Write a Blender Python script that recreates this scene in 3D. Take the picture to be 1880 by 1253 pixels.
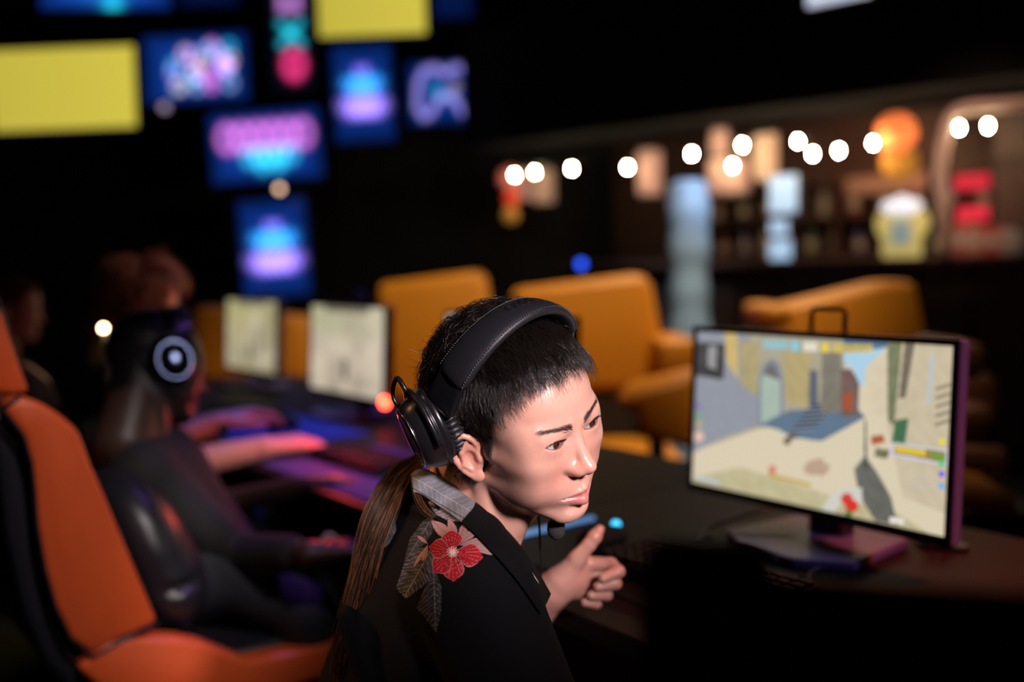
import bpy, bmesh, math
import numpy as np
from mathutils import Matrix, Vector

for o in list(bpy.data.objects):
    bpy.data.objects.remove(o, do_unlink=True)
scene = bpy.context.scene
COL = scene.collection
rng = np.random.default_rng(7)

# ------------------------------------------------------------------ camera
FPX = 1828.0                       # focal length in pixels of the 1880x1253 frame
CX, CY = 940.0, 626.5
CAM = np.array([0.0, 0.0, 1.30])
PITCH, ROLL = math.radians(4.6), math.radians(1.2)
_f = np.array([0, math.cos(PITCH), -math.sin(PITCH)])
_r0 = np.array([1.0, 0, 0]); _u0 = np.array([0, math.sin(PITCH), math.cos(PITCH)])
_r = math.cos(ROLL) * _r0 - math.sin(ROLL) * _u0
_u = math.cos(ROLL) * _u0 + math.sin(ROLL) * _r0
KM = np.c_[_r, _f, _u]             # columns: right, forward, up of the camera

def K2W(p):                        # metres right / ahead / above the camera -> world
    return np.asarray(p, float) @ KM.T + CAM
def W2K(p):
    return (np.asarray(p, float) - CAM) @ KM
def KP(px, py, d):
    return np.array([(px - CX) / FPX * d, d, (CY - py) / FPX * d])
def P(px, py, d):                  # photo pixel at a distance ahead -> world point
    return K2W(KP(px, py, d))
def Pz(px, py, z):                 # photo pixel on the level plane at height z
    a = K2W(KP(px, py, 1.0)) - CAM
    return CAM + a * ((z - CAM[2]) / a[2])
def Py(px, py, y):                 # photo pixel on the plane world Y = y
    a = K2W(KP(px, py, 1.0)) - CAM
    return CAM + a * (y / a[1])

cam_d = bpy.data.cameras.new('camera')
cam = bpy.data.objects.new('camera', cam_d); COL.objects.link(cam)
cam.matrix_world = Matrix(((_r[0], _u[0], -_f[0], CAM[0]), (_r[1], _u[1], -_f[1], CAM[1]),
                           (_r[2], _u[2], -_f[2], CAM[2]), (0, 0, 0, 1)))
cam_d.sensor_width = 36.0; cam_d.lens = 36.0 * FPX / 1880.0
cam_d.clip_start = 0.05; cam_d.clip_end = 60
cam_d.dof.use_dof = True; cam_d.dof.focus_distance = 1.165; cam_d.dof.aperture_fstop = 1.4
cam_d.dof.aperture_blades = 0
scene.camera = cam

# ------------------------------------------------------------------ world, lights, exposure
scene.view_settings.view_transform = 'Standard'
scene.view_settings.look = 'None'
scene.view_settings.gamma = 1.0
scene.view_settings.exposure = 0.0
scene.view_settings.use_curve_mapping = False
w = bpy.data.worlds.new('night'); scene.world = w; w.use_nodes = True
w.node_tree.nodes['Background'].inputs[0].default_value = (0.25, 0.27, 0.40, 1)
w.node_tree.nodes['Background'].inputs[1].default_value = 0.004

def lamp(name, kind, loc, energy, color, target=None, size=0.3, spot=None, blend=0.5):
    l = bpy.data.lights.new(name, kind)
    l.energy = energy; l.color = color
    if kind == 'AREA': l.shape = 'DISK'; l.size = size
    else: l.shadow_soft_size = size
    if kind == 'SPOT': l.spot_size = math.radians(spot or 60); l.spot_blend = blend
    o = bpy.data.objects.new(name, l); COL.objects.link(o)
    o.location = loc
    if target is not None:
        d = Vector(target) - Vector(loc)
        o.rotation_euler = d.to_track_quat('-Z', 'Y').to_euler()
    return o
HEADW = K2W((0.04, 1.19, -0.10))
lamp('stage_spot', 'SPOT', (0.74, -0.28, 1.82), 350, (1.0, 0.82, 0.83), tuple(K2W((0.035, 1.22, -0.13))), 0.12, 18.5, 1.0)          # key light on the front player
lamp('ceiling_spot_chair', 'SPOT', (0.7, 0.3, 3.2), 235, (1.0, 0.88, 0.84), (-0.83, 1.78, 0.78), 0.15, 22, 0.8)
lamp('ceiling_rim_warm', 'SPOT', (-1.7, 1.2, 2.2), 150, (1.0, 0.50, 0.22), (-0.24, 1.27, 0.93), 0.08, 15, 0.8)
lamp('fill_curls', 'SPOT', (1.0, 4.0, 2.7), 330, (1.0, 0.50, 0.25), tuple(P(262, 540, 2.95)), 0.1, 9, 0.7)  # added warm spot standing in for the string lights on the curls
lamp('fill_booths', 'SPOT', (1.2, 3.7, 4.2), 680, (1.0, 0.80, 0.55), (0.35, 5.3, 0.9), 0.3, 58, 0.6)  # unseen warm spot added to light the sofas
lamp('fill_lounge', 'SPOT', (1.4, 2.7, 4.1), 230, (1.0, 0.72, 0.45), (0.95, 3.45, 0.7), 0.2, 27, 0.7)  # extra unseen spot added to brighten the low chair and right-edge bench
lamp('fill_blue_desk', 'SPOT', (-0.30, 3.55, 3.0), 150, (0.08, 0.16, 1.0), (-0.55, 3.05, 0.7), 0.3, 34, 0.7)  # added spot in place of the blue LED glow on the desk
lamp('fill_purple_desk', 'SPOT', (0.2, 2.9, 2.8), 80, (0.42, 0.16, 1.0), (-0.40, 2.25, 0.75), 0.2, 24, 0.6)  # purple counterpart, also added for LED glow on the desk
lamp('ceiling_red_wash', 'SPOT', (2.3, 1.4, 3.2), 900, (1.0, 0.16, 0.06), (0.95, 1.35, 0.76), 0.3, 30, 0.9)
lamp('desk_red_glow', 'POINT', tuple(P(625, 755, 2.70)), 2.6, (1.0, 0.05, 0.04), None, 0.05)
lamp('fill_arms', 'SPOT', (-0.1, 1.9, 3.1), 60, (1.0, 0.62, 0.58), tuple(P(430, 820, 2.75)), 0.1, 13, 0.8)  # added pinkish spot brightening the curly-haired player's forearms
lamp('fill_cool_headset', 'SPOT', (0.62, 0.49, 1.70), 15, (0.50, 0.58, 1.0), tuple(P(318, 672, 2.28)), 0.10, 7, 0.6)  # unseen spot added for the glossy highlight on the ear cup
lamp('fill_violet_edge', 'SPOT', (2.5, 0.1, 2.9), 90, (0.50, 0.38, 1.0), tuple(P(1752, 800, 1.62)), 0.1, 9, 0.6)  # added to tint the near monitor's right edge violet
lamp('bar_wash', 'AREA', (2.6, 6.9, 2.2), 12, (1.0, 0.55, 0.32), (2.3, 7.6, 1.5), 1.0)
lamp('fill_warm_arch', 'SPOT', (1.6, 3.4, 3.6), 320, (1.0, 0.66, 0.50), tuple(P(1770, 300, 5.8)), 0.2, 16, 0.8)  # added front light that makes the arch show
lamp('bar_cool', 'SPOT', (1.5, 3.9, 3.2), 620, (0.50, 0.70, 1.0), tuple(P(1272, 430, 6.6)), 0.2, 12, 0.5)

# ------------------------------------------------------------------ materials
def new_mat(name):
    m = bpy.data.materials.new(name); m.use_nodes = True
    return m, m.node_tree, m.node_tree.nodes['Principled BSDF']
def mat(name, col, rough=0.5, metal=0.0, noise=0.12, nscale=40.0, bump=0.0, bscale=200.0, emit=None, estr=0.0,
        spec=0.5, coat=0.0, sss=0.0, vcol=False, sheen=0.0):
    """Principled material with procedural colour variation and fine relief."""
    m, nt, b = new_mat(name)
    N, L = nt.nodes, nt.links
    b.inputs['Roughness'].default_value = rough; b.inputs['Metallic'].default_value = metal
    b.inputs['Specular IOR Level'].default_value = spec; b.inputs['Coat Weight'].default_value = coat
    b.inputs['Sheen Weight'].default_value = sheen
    tc = N.new('ShaderNodeTexCoord')
    nz = N.new('ShaderNodeTexNoise'); nz.inputs['Scale'].default_value = nscale; nz.inputs['Detail'].default_value = 3
    L.new(tc.outputs['Object'], nz.inputs['Vector'])
    mp = N.new('ShaderNodeMapRange'); mp.inputs[3].default_value = 1 - noise; mp.inputs[4].default_value = 1 + noise
    L.new(nz.outputs['Fac'], mp.inputs[0])
    mx = N.new('ShaderNodeVectorMath'); mx.operation = 'SCALE'
    if vcol:
        at = N.new('ShaderNodeAttribute'); at.attribute_name = 'Col'
        L.new(at.outputs['Color'], mx.inputs[0])
    else:
        mx.inputs[0].default_value = col[:3]
    L.new(mp.outputs[0], mx.inputs['Scale'])
    L.new(mx.outputs[0], b.inputs['Base Color'])
    if sss:
        b.inputs['Subsurface Weight'].default_value = sss
        b.inputs['Subsurface Radius'].default_value = (1.0, 0.35, 0.2)
        b.inputs['Subsurface Scale'].default_value = 0.006
    if bump:
        n2 = N.new('ShaderNodeTexNoise'); n2.inputs['Scale'].default_value = bscale; n2.inputs['Detail'].default_value = 2
        L.new(tc.outputs['Object'], n2.inputs['Vector'])
        bp = N.new('ShaderNodeBump'); bp.inputs['Strength'].default_value = bump; bp.inputs['Distance'].default_value = 0.002
        L.new(n2.outputs['Fac'], bp.inputs['Height']); L.new(bp.outputs['Normal'], b.inputs['Normal'])
    if emit is not None:
        b.inputs['Emission Color'].default_value = (*emit, 1); b.inputs['Emission Strength'].default_value = estr
    return m
def screen_mat(name, strength):
    m, nt, b = new_mat(name)
    at = nt.nodes.new('ShaderNodeAttribute'); at.attribute_name = 'Col'
    b.inputs['Base Color'].default_value = (0.01, 0.01, 0.012, 1); b.inputs['Roughness'].default_value = 0.25
    nt.links.new(at.outputs['Color'], b.inputs['Emission Color']); b.inputs['Emission Strength'].default_value = strength
    return m

# ------------------------------------------------------------------ object helpers
def link(name, me, parent=None, m=None, smooth=True):
    o = bpy.data.objects.new(name, me); COL.objects.link(o)
    if m is not None and not me.materials: me.materials.append(m)
    if smooth: me.shade_smooth()
    if parent is not None: o.parent = parent; o.matrix_parent_inverse = Matrix.Identity(4)
    return o
def empty(name, loc=(0, 0, 0), rz=0.0):
    o = bpy.data.objects.new(name, None); COL.objects.link(o)
    o.location = loc; o.rotation_euler = (0, 0, rz); o.empty_display_size = 0.1
    return o
def tag(o, label, cat, group=None, kind=None):
    o['label'] = label; o['category'] = cat
    if group: o['group'] = group
    if kind: o['kind'] = kind
    return o
def struct(o): o['kind'] = 'structure'; return o
def mesh_np(name, V, F, col=None):
    """mesh from vertex and quad/tri index arrays (or list of index tuples)."""
    me = bpy.data.meshes.new(name)
    V = np.ascontiguousarray(V, np.float32)
    if isinstance(F, np.ndarray):
        n, k = F.shape
        me.vertices.add(len(V)); me.vertices.foreach_set('co', V.ravel())
        me.loops.add(n * k); me.loops.foreach_set('vertex_index', F.astype(np.int32).ravel())
        me.polygons.add(n); me.polygons.foreach_set('loop_start', np.arange(0, n * k, k, dtype=np.int32))
        me.update(calc_edges=True); me.validate()
    else:
        me.from_pydata(V.tolist(), [], F); me.update()
    if col is not None:
        a = me.color_attributes.new('Col', 'FLOAT_COLOR', 'POINT')
        c = np.ones((len(V), 4), np.float32); c[:, :3] = col
        a.data.foreach_set('color', c.ravel())
    return me
class MB:
    """collects boxes, prisms, tubes, lathes in one bmesh; build() links ONE object."""
    def __init__(s): s.bm = bmesh.new()
    def box(s, c, size, M=None, bev=0.0, seg=2):
        r = bmesh.ops.create_cube(s.bm, size=1.0)
        T = Matrix.Translation(c) @ Matrix.Diagonal((*size, 1))
        if M is not None: T = M @ T
        bmesh.ops.transform(s.bm, matrix=T, verts=r['verts'])
        if bev:
            es = {e for v in r['verts'] for e in v.link_edges}
            bmesh.ops.bevel(s.bm, geom=list(es), offset=bev, segments=seg, affect='EDGES', profile=0.5)
        return s
    def prism(s, pts, vec, bev=0.0, seg=2):
        """closed polygon pts (3-D) extruded by vec."""
        vec = Vector(vec)
        a = [s.bm.verts.new(Vector(p)) for p in pts]; b = [s.bm.verts.new(Vector(p) + vec) for p in pts]
        n = len(pts); fs = [s.bm.faces.new(a[::-1]), s.bm.faces.new(b)]
        for i in range(n): fs.append(s.bm.faces.new((a[i], a[(i + 1) % n], b[(i + 1) % n], b[i])))
        bmesh.ops.recalc_face_normals(s.bm, faces=fs)
        if bev:
            es = {e for f in fs for e in f.edges}
            bmesh.ops.bevel(s.bm, geom=list(es), offset=bev, segments=seg, affect='EDGES', profile=0.5)
        return s
    def tube(s, pts, r, n=8, closed=False, flat=1.0):
        pts = [Vector(p) for p in pts]; m = len(pts)
        rr = r if hasattr(r, '__len__') else [r] * m
        ref = Vector((0.123, 0.31, 0.94)); rings = []
        for i, p in enumerate(pts):
            t = (pts[(i + 1) % m] - pts[i - 1]) if closed else (pts[min(i + 1, m - 1)] - pts[max(i - 1, 0)])
            t.normalize(); x = ref - t * ref.dot(t)
            if x.length < 1e-4: x = t.orthogonal()
            x.normalize(); ref = x; y = t.cross(x)
            rings.append([s.bm.verts.new(p + (x * math.cos(a) + y * flat * math.sin(a)) * rr[i]) for a in
                          [2 * math.pi * k / n for k in range(n)]])
        for i in range(m if closed else m - 1):
            A, B = rings[i], rings[(i + 1) % m]
            for k in range(n): s.bm.faces.new((A[k], A[(k + 1) % n], B[(k + 1) % n], B[k]))
        if not closed: s.bm.faces.new(rings[0][::-1]); s.bm.faces.new(rings[-1])
        return s
    def lathe(s, prof, M, n=24, sy=1.0):
        """profile [(radius, height)] round the local z axis of matrix M; sy squashes one radius."""
        rings = []
        for r, h in prof:
            if r < 1e-6: rings.append([s.bm.verts.new(M @ Vector((0, 0, h)))])
            else: rings.append([s.bm.verts.new(M @ Vector((r * math.cos(a), r * sy * math.sin(a), h))) for a in
                                [2 * math.pi * k / n for k in range(n)]])
        for A, B in zip(rings, rings[1:]):
            for k in range(n):
                q = [A[k % len(A)], A[(k + 1) % len(A)], B[(k + 1) % len(B)], B[k % len(B)]]
                u = []
                for v in q:
                    if v not in u: u.append(v)
                if len(u) > 2: s.bm.faces.new(u)
        for R, f in ((rings[0], -1), (rings[-1], 1)):
            if len(R) > 1: s.bm.faces.new(R[::f])
        return s
    def build(s, name, m, parent=None, smooth=False):
        bmesh.ops.recalc_face_normals(s.bm, faces=s.bm.faces[:])
        me = bpy.data.meshes.new(name); s.bm.to_mesh(me); s.bm.free()
        o = link(name, me, parent, m, smooth=False)
        if smooth: me.shade_smooth()
        return o
def frame(origin, z, xhint=(1, 0, 0)):
    z = Vector(z).normalized(); x = Vector(xhint); x = (x - z * x.dot(z)).normalized(); y = z.cross(x)
    return Matrix(((x[0], y[0], z[0], origin[0]), (x[1], y[1], z[1], origin[1]), (x[2], y[2], z[2], origin[2]), (0, 0, 0, 1)))
def rebase(root):
    """parts were built in world coordinates: keep them there under a moved root."""
    bpy.context.view_layer.update()
    for c in root.children: c.matrix_parent_inverse = root.matrix_world.inverted()
def smooth_curve(pts, n):
    """Catmull-Rom through pts, n samples."""
    p = np.asarray(pts, float); p = np.vstack([2 * p[0] - p[1], p, 2 * p[-1] - p[-2]])
    t = np.linspace(0, len(p) - 3 - 1e-6, n); i = t.astype(int); u = (t - i)[:, None]
    a, b, c, d = p[i], p[i + 1], p[i + 2], p[i + 3]
    return 0.5 * (2 * b + (c - a) * u + (2 * a - 5 * b + 4 * c - d) * u ** 2 + (3 * b - a - 3 * c + d) * u ** 3)

# ------------------------------------------------------------------ sculpting with distance fields
class Vol:
    def __init__(s, lo, hi, h):
        s.lo = np.asarray(lo, float); s.h = h
        s.n = np.ceil((np.asarray(hi, float) - s.lo) / h).astype(int) + 1
        s.ax = [(s.lo[i] + h * np.arange(s.n[i])).astype(np.float32) for i in range(3)]
        s.D = np.full(s.n, 0.3, np.float32)
    def _op(s, fn, lo, hi, k, sub, sym, marg):
        lo = np.asarray(lo, float) - marg; hi = np.asarray(hi, float) + marg
        boxes = [(lo, hi)]
        if sym: boxes = [(np.array([lo[0], -hi[1], lo[2]]), np.array([hi[0], hi[1], hi[2]]))]
        for lo_, hi_ in boxes:
            a = np.maximum(np.floor((lo_ - s.lo) / s.h).astype(int), 0)
            b = np.minimum(np.ceil((hi_ - s.lo) / s.h).astype(int) + 1, s.n)
            if (b <= a).any(): return
            sl = tuple(slice(a[i], b[i]) for i in range(3))
            X = s.ax[0][sl[0]][:, None, None]; Y = s.ax[1][sl[1]][None, :, None]; Z = s.ax[2][sl[2]][None, None, :]
            if sym: Y = np.abs(Y)
            d = fn(X, Y, Z); A = s.D[sl]
            if sub:
                d = -d
                if k: hh = np.clip(.5 + .5 * (A - d) / k, 0, 1); r = d + (A - d) * hh + k * hh * (1 - hh)
                else: r = np.maximum(A, d)
            else:
                if k: hh = np.clip(.5 + .5 * (d - A) / k, 0, 1); r = d + (A - d) * hh - k * hh * (1 - hh)
                else: r = np.minimum(A, d)
            s.D[sl] = r
    def ell(s, c, r, k=0.01, sub=False, sym=False, R=None, marg=None):
        c = np.asarray(c, float); r = np.asarray(r, float)
        def fn(X, Y, Z):
            x, y, z = X - c[0], Y - c[1], Z - c[2]
            if R is not None:
                x, y, z = (R[0][0] * x + R[1][0] * y + R[2][0] * z, R[0][1] * x + R[1][1] * y + R[2][1] * z,
                           R[0][2] * x + R[1][2] * y + R[2][2] * z)
            k0 = np.sqrt((x / r[0]) ** 2 + (y / r[1]) ** 2 + (z / r[2]) ** 2)
            k1 = np.sqrt((x / r[0] ** 2) ** 2 + (y / r[1] ** 2) ** 2 + (z / r[2] ** 2) ** 2) + 1e-9
            return k0 * (k0 - 1) / k1
        e = r if R is None else np.full(3, r.max())
        s._op(fn, c - e, c + e, k, sub, sym, k + 0.004 if marg is None else marg)
    def cap(s, a, b, ra, rb=None, k=0.008, sub=False, sym=False, marg=None):
        a = np.asarray(a, float); b = np.asarray(b, float); rb = ra if rb is None else rb
        ab = b - a; L2 = float(ab @ ab) + 1e-12
        def fn(X, Y, Z):
            t = np.clip(((X - a[0]) * ab[0] + (Y - a[1]) * ab[1] + (Z - a[2]) * ab[2]) / L2, 0, 1)
            return np.sqrt((X - a[0] - t * ab[0]) ** 2 + (Y - a[1] - t * ab[1]) ** 2 + (Z - a[2] - t * ab[2]) ** 2) - (ra + (rb - ra) * t)
        m = max(ra, rb)
        s._op(fn, np.minimum(a, b) - m, np.maximum(a, b) + m, k, sub, sym, k + 0.004 if marg is None else marg)
    def chain(s, pts, rad, k=0.008, **kw):
        for i in range(len(pts) - 1): s.cap(pts[i], pts[i + 1], rad[i], rad[i + 1], k, **kw)
    def fn(s, f, lo, hi, k=0.0, sub=False, sym=False): s._op(f, lo, hi, k, sub, sym, k + 0.003)
    def sample(s, p):
        q = (np.asarray(p) - s.lo) / s.h; q = np.clip(q, 0, s.n - 1.001)
        i = q.astype(int); u = q - i; D = s.D; r = 0
        for dx in (0, 1):
            for dy in (0, 1):
                for dz in (0, 1):
                    wgt = (u[:, 0] if dx else 1 - u[:, 0]) * (u[:, 1] if dy else 1 - u[:, 1]) * (u[:, 2] if dz else 1 - u[:, 2])
                    r = r + wgt * D[i[:, 0] + dx, i[:, 1] + dy, i[:, 2] + dz]
        return r
    def grad(s, p, e=None):
        e = e or s.h * 1.5; g = np.zeros((len(p), 3))
        for i in range(3):
            d = np.zeros(3); d[i] = e
            g[:, i] = s.sample(p + d) - s.sample(p - d)
        return g / (np.linalg.norm(g, axis=1)[:, None] + 1e-9)
    def mesh(s, smooth=1):
        D = s.D; ins = D < 0
        c = np.zeros(np.array(D.shape) - 1, np.uint8)
        for dx in (0, 1):
            for dy in (0, 1):
                for dz in (0, 1):
                    c += ins[dx:D.shape[0] - 1 + dx, dy:D.shape[1] - 1 + dy, dz:D.shape[2] - 1 + dz]
        act = np.argwhere((c > 0) & (c < 8))
        idx = np.full(c.shape, -1, np.int32); idx[act[:, 0], act[:, 1], act[:, 2]] = np.arange(len(act))
        acc = np.zeros((len(act), 3)); cnt = np.zeros(len(act))
        cor = [(i, j, k) for i in (0, 1) for j in (0, 1) for k in (0, 1)]
        val = {q: D[act[:, 0] + q[0], act[:, 1] + q[1], act[:, 2] + q[2]] for q in cor}
        for q in cor:
            for ax in range(3):
                if q[ax] == 0:
                    q2 = list(q); q2[ax] = 1; q2 = tuple(q2); a, b = val[q], val[q2]
                    m = (a < 0) != (b < 0); t = np.where(m, a / np.where(a == b, 1, a - b), 0)
                    pt = np.array(q, float)[None, :].repeat(len(act), 0); pt[:, ax] = t
                    acc[m] += pt[m]; cnt[m] += 1
        V = (act + acc / np.maximum(cnt, 1)[:, None]) * s.h + s.lo
        quads = []
        for ax in range(3):
            o1, o2 = [(1, 2), (2, 0), (0, 1)][ax]
            sl1 = [slice(None)] * 3; sl2 = [slice(None)] * 3; sl1[ax] = slice(0, -1); sl2[ax] = slice(1, None)
            a, b = ins[tuple(sl1)], ins[tuple(sl2)]
            e = np.argwhere(a != b)
            e = e[(e[:, o1] > 0) & (e[:, o2] > 0) & (e[:, o1] < D.shape[o1] - 1) & (e[:, o2] < D.shape[o2] - 1)]
            fl = a[e[:, 0], e[:, 1], e[:, 2]]
            def cell(d1, d2):
                q = e.copy(); q[:, o1] -= d1; q[:, o2] -= d2
                return idx[q[:, 0], q[:, 1], q[:, 2]]
            Q = np.c_[cell(1, 1), cell(0, 1), cell(0, 0), cell(1, 0)]
            Q[~fl] = Q[~fl][:, ::-1]; quads.append(Q)
        F = np.vstack(quads); F = F[(F >= 0).all(1)]
        for _ in range(smooth):
            S = np.zeros_like(V); n = np.zeros(len(V))
            for i in range(4):
                a, b = F[:, i], F[:, (i + 1) % 4]
                for ch in range(3): S[:, ch] += np.bincount(a, V[b, ch], len(V)) + np.bincount(b, V[a, ch], len(V))
                n += np.bincount(a, minlength=len(V)) + np.bincount(b, minlength=len(V))
            V = 0.5 * V + 0.5 * S / np.maximum(n, 1)[:, None]
        return V, F
def vnormals(V, F):
    n = np.cross(V[F[:, 2]] - V[F[:, 0]], V[F[:, 3]] - V[F[:, 1]]); N = np.zeros_like(V)
    for i in range(4):
        for ch in range(3): N[:, ch] += np.bincount(F[:, i], n[:, ch], len(V))
    return N / (np.linalg.norm(N, axis=1)[:, None] + 1e-12)
def strands_mesh(name, C, rad, sides=3, col=None):
    """C: (n strands, m points, 3); tapered three-sided tubes in one mesh."""
    n, m, _ = C.shape
    T = np.gradient(C, axis=1); T /= np.linalg.norm(T, axis=2)[..., None] + 1e-12
    ref = rng.normal(size=(n, 1, 3)).repeat(m, 1)
    X = ref - T * (ref * T).sum(2)[..., None]; X /= np.linalg.norm(X, axis=2)[..., None] + 1e-12
    Y = np.cross(T, X); R = np.broadcast_to(rad, (n, m))[..., None]
    V = np.stack([C + R * (X * math.cos(a) + Y * math.sin(a)) for a in [2 * math.pi * k / sides for k in range(sides)]], 2)
    ID = np.arange(n * m * sides).reshape(n, m, sides); Q = []
    for k in range(sides):
        k2 = (k + 1) % sides
        Q.append(np.stack([ID[:, :-1, k], ID[:, :-1, k2], ID[:, 1:, k2], ID[:, 1:, k]], -1).reshape(-1, 4))
    return mesh_np(name, V.reshape(-1, 3), np.vstack(Q), None if col is None else np.repeat(col, m * sides, 0))
def ss(a, b, x):
    t = np.clip((x - a) / (b - a), 0, 1); return t * t * (3 - 2 * t)

# ================================================================== heads (local axes: x forward, y his left, z up; origin between the ears)
def head_volume(h, neck_end, detail=True, jaw=1.0, mouth_open=0.0):
    v = Vol((-0.155, -0.125, -0.235), (0.135, 0.105, 0.175), h)
    E, C = v.ell, v.cap
    E((-0.012, 0, 0.052), (0.094, 0.0745, 0.088), 0, marg=0.09)               # cranium
    E((0.040, 0, 0.058), (0.048, 0.060, 0.052), 0.03)                         # forehead
    E((0.036, 0, -0.010), (0.050, 0.058, 0.070), 0.025)                       # mid face
    E((0.030, 0, -0.052), (0.050, 0.050 * jaw, 0.040), 0.02)                  # lower face
    C((-0.004, 0.053 * jaw, -0.036), (0.068, 0.017, -0.083), 0.013, 0.011, 0.018, sym=True)   # jaw line
    E((0.075, 0, -0.083), (0.0145, 0.020, 0.0145), 0.014)                     # chin
    E((0.061, 0.041, -0.002), (0.019, 0.018, 0.014), 0.02, sym=True)          # cheek bone
    C((0.058, 0.048, 0.000), (0.012, 0.064, 0.006), 0.010, 0.009, 0.016, sym=True)
    E((0.058, 0.030, -0.030), (0.022, 0.020, 0.024), 0.02, sym=True)          # cheek
    E((0.097, 0.032, 0.026), (0.0135, 0.015, 0.010), 0.014, sub=True, sym=True)   # eye socket
    C((0.083, 0.010, 0.043), (0.074, 0.046, 0.045), 0.009, 0.007, 0.012, sym=True)   # brow
    C((0.083, 0, 0.034), (0.101, 0, -0.004), 0.0068, 0.0078, 0.010)           # nose bridge
    E((0.1055, 0, -0.0105), (0.0112, 0.0098, 0.0092), 0.007)                  # nose tip
    E((0.0955, 0.0105, -0.0150), (0.0115, 0.0072, 0.0078), 0.008, sym=True)   # nostril wings
    C((0.097, 0, -0.0165), (0.105, 0, -0.018), 0.0042, 0.0045, 0.004)         # septum
    E((0.074, 0, -0.047), (0.0185, 0.028, 0.024), 0.016)                      # muzzle
    if detail:
        E((0.1015, 0.0062, -0.0235), (0.0066, 0.0033, 0.0042), 0.002, sub=True, sym=True)  # nostril
        C((0.094, 0, -0.030), (0.0962, 0, -0.042), 0.0022, 0.003, 0.004, sub=True)         # philtrum
    # lips, pushed forward and a little open
    C((0.0930, 0.0035, -0.0480), (0.0780, 0.0255, -0.0520), 0.0048, 0.0024, 0.004, sym=True)
    C((0.0925, 0.0, -0.0620), (0.0790, 0.0235, -0.0540), 0.0080, 0.0030, 0.006, sym=True)
    if detail:
        C((0.1020, 0.0, -0.0542), (0.0825, 0.0265, -0.0527), 0.0026, 0.0012, 0.0016, sub=True, sym=True)  # mouth opening
        C((0.0945, 0.0, -0.0755), (0.087, 0.014, -0.0720), 0.004, 0.003, 0.008, sub=True, sym=True)       # dip above the chin
    # eyelids round the eyeball
    E((0.0775, 0.0315, 0.0265), (0.0138, 0.0165, 0.0140), 0.009, sym=True)
    C((0.0855, 0.020, 0.0385), (0.0790, 0.046, 0.0370), 0.0055, 0.0050, 0.008, sym=True)
    E((0.068, 0.034, 0.006), (0.016, 0.024, 0.018), 0.020, sym=True)                       # under the eye
    E((0.062, 0.049, 0.030), (0.012, 0.010, 0.014), 0.016, sym=True)                       # outer corner
    E((0.046, 0.0545, 0.026), (0.024, 0.0125, 0.026), 0.018, sym=True)                     # temple
    C((0.080, 0.0075, 0.018), (0.0875, 0.0125, -0.010), 0.0075, 0.0070, 0.010, sym=True)   # side of the nose
    E((0.032, 0.0465, -0.027), (0.038, 0.0170, 0.036), 0.024, sym=True)                     # side of the cheek   # fold over the lid
    if detail:
        def slit(X, Y, Z):
            t = (Y - 0.0315) / 0.0152
            zc = 0.0268 + 0.0016 * t
            up = zc + 0.0055 * (1 - t * t); lo = zc - 0.0045 * (1 - t * t)
            return np.maximum(np.maximum(Z - up, lo - Z), np.maximum(np.abs(Y - 0.0315) - 0.0150, 0.0735 - X))
        v.fn(slit, (0.073, 0.012, 0.018), (0.100, 0.050, 0.036), 0.0012, sub=True, sym=True)
    # ears
    Ry = np.array([[0.82, 0.56, -0.10], [-0.56, 0.82, 0.06], [0.116, 0.007, 0.99]])
    eo = np.array([-0.010, 0.0735, 0.000])
    def ear(p): return eo + Ry @ np.array(p)
    E(ear((-0.006, 0.004, 0.002)), (0.0185, 0.0052, 0.0285), 0.004, sym=True, R=Ry)
    hel = [(0.006, 0.002, 0.006), (0.007, 0.006, 0.017), (0.002, 0.010, 0.028), (-0.008, 0.012, 0.0325), (-0.018, 0.012, 0.026),
           (-0.0225, 0.011, 0.012), (-0.021, 0.010, -0.004), (-0.014, 0.008, -0.018), (-0.006, 0.006, -0.027)]
    hp = smooth_curve([ear(q) for q in hel], 16)
    v.chain(hp, np.linspace(0.0030, 0.0036, 16), 0.0025, sym=True)
    E(ear((-0.001, 0.005, -0.0275)), (0.0085, 0.0045, 0.0085), 0.004, sym=True, R=Ry)     # lobe
    if detail:
        E(ear((-0.004, 0.012, -0.002)), (0.0095, 0.0085, 0.0125), 0.003, sub=True, sym=True, R=Ry)  # bowl
        E(ear((-0.011, 0.013, 0.017)), (0.0065, 0.0060, 0.0085), 0.003, sub=True, sym=True, R=Ry)   # upper hollow
        v.chain([ear((-0.003, 0.009, 0.024)), ear((-0.0125, 0.0105, 0.009)), ear((-0.013, 0.0095, -0.008)), ear((-0.006, 0.008, -0.017))],
                [0.0022, 0.0028, 0.0026, 0.0024], 0.003, sym=True)                     # antihelix
        E(ear((0.0075, 0.0055, -0.003)), (0.0045, 0.0040, 0.0062), 0.003, sym=True, R=Ry)    # tragus
    # neck
    a = np.array([-0.030, 0, -0.020]); b = np.array(neck_end)
    C(a, b, 0.054, 0.058, 0.022)
    C((0.018, 0, -0.055), b + np.array([0.045, 0, 0.0]), 0.030, 0.034, 0.025)                # throat
    # muscle from behind the ear to the front of the collar
    for sgn in (-1, 1):
        C((-0.022, 0.056 * sgn, -0.02), b + np.array([0.075, 0.012 * sgn, -0.005]), 0.011, 0.012, 0.014)
    return v

# ================================================================== the player in front
HR = np.array([[0.7042833, 0.70403632, -0.09120247], [-0.67058083, 0.61757371, -0.41100373], [-0.23303731, 0.35062169, 0.90706011]])
HT = np.array([0.01388629, 1.23840934, -0.11294251])
def H2K(p): return np.asarray(p, float) @ HR.T + HT          # head axes -> camera metres
def K2H(p): return (np.asarray(p, float) - HT) @ HR
def H2W(p): return K2W(H2K(p))
def hdir(v): return (KM @ (HR @ np.asarray(v, float)))

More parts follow.
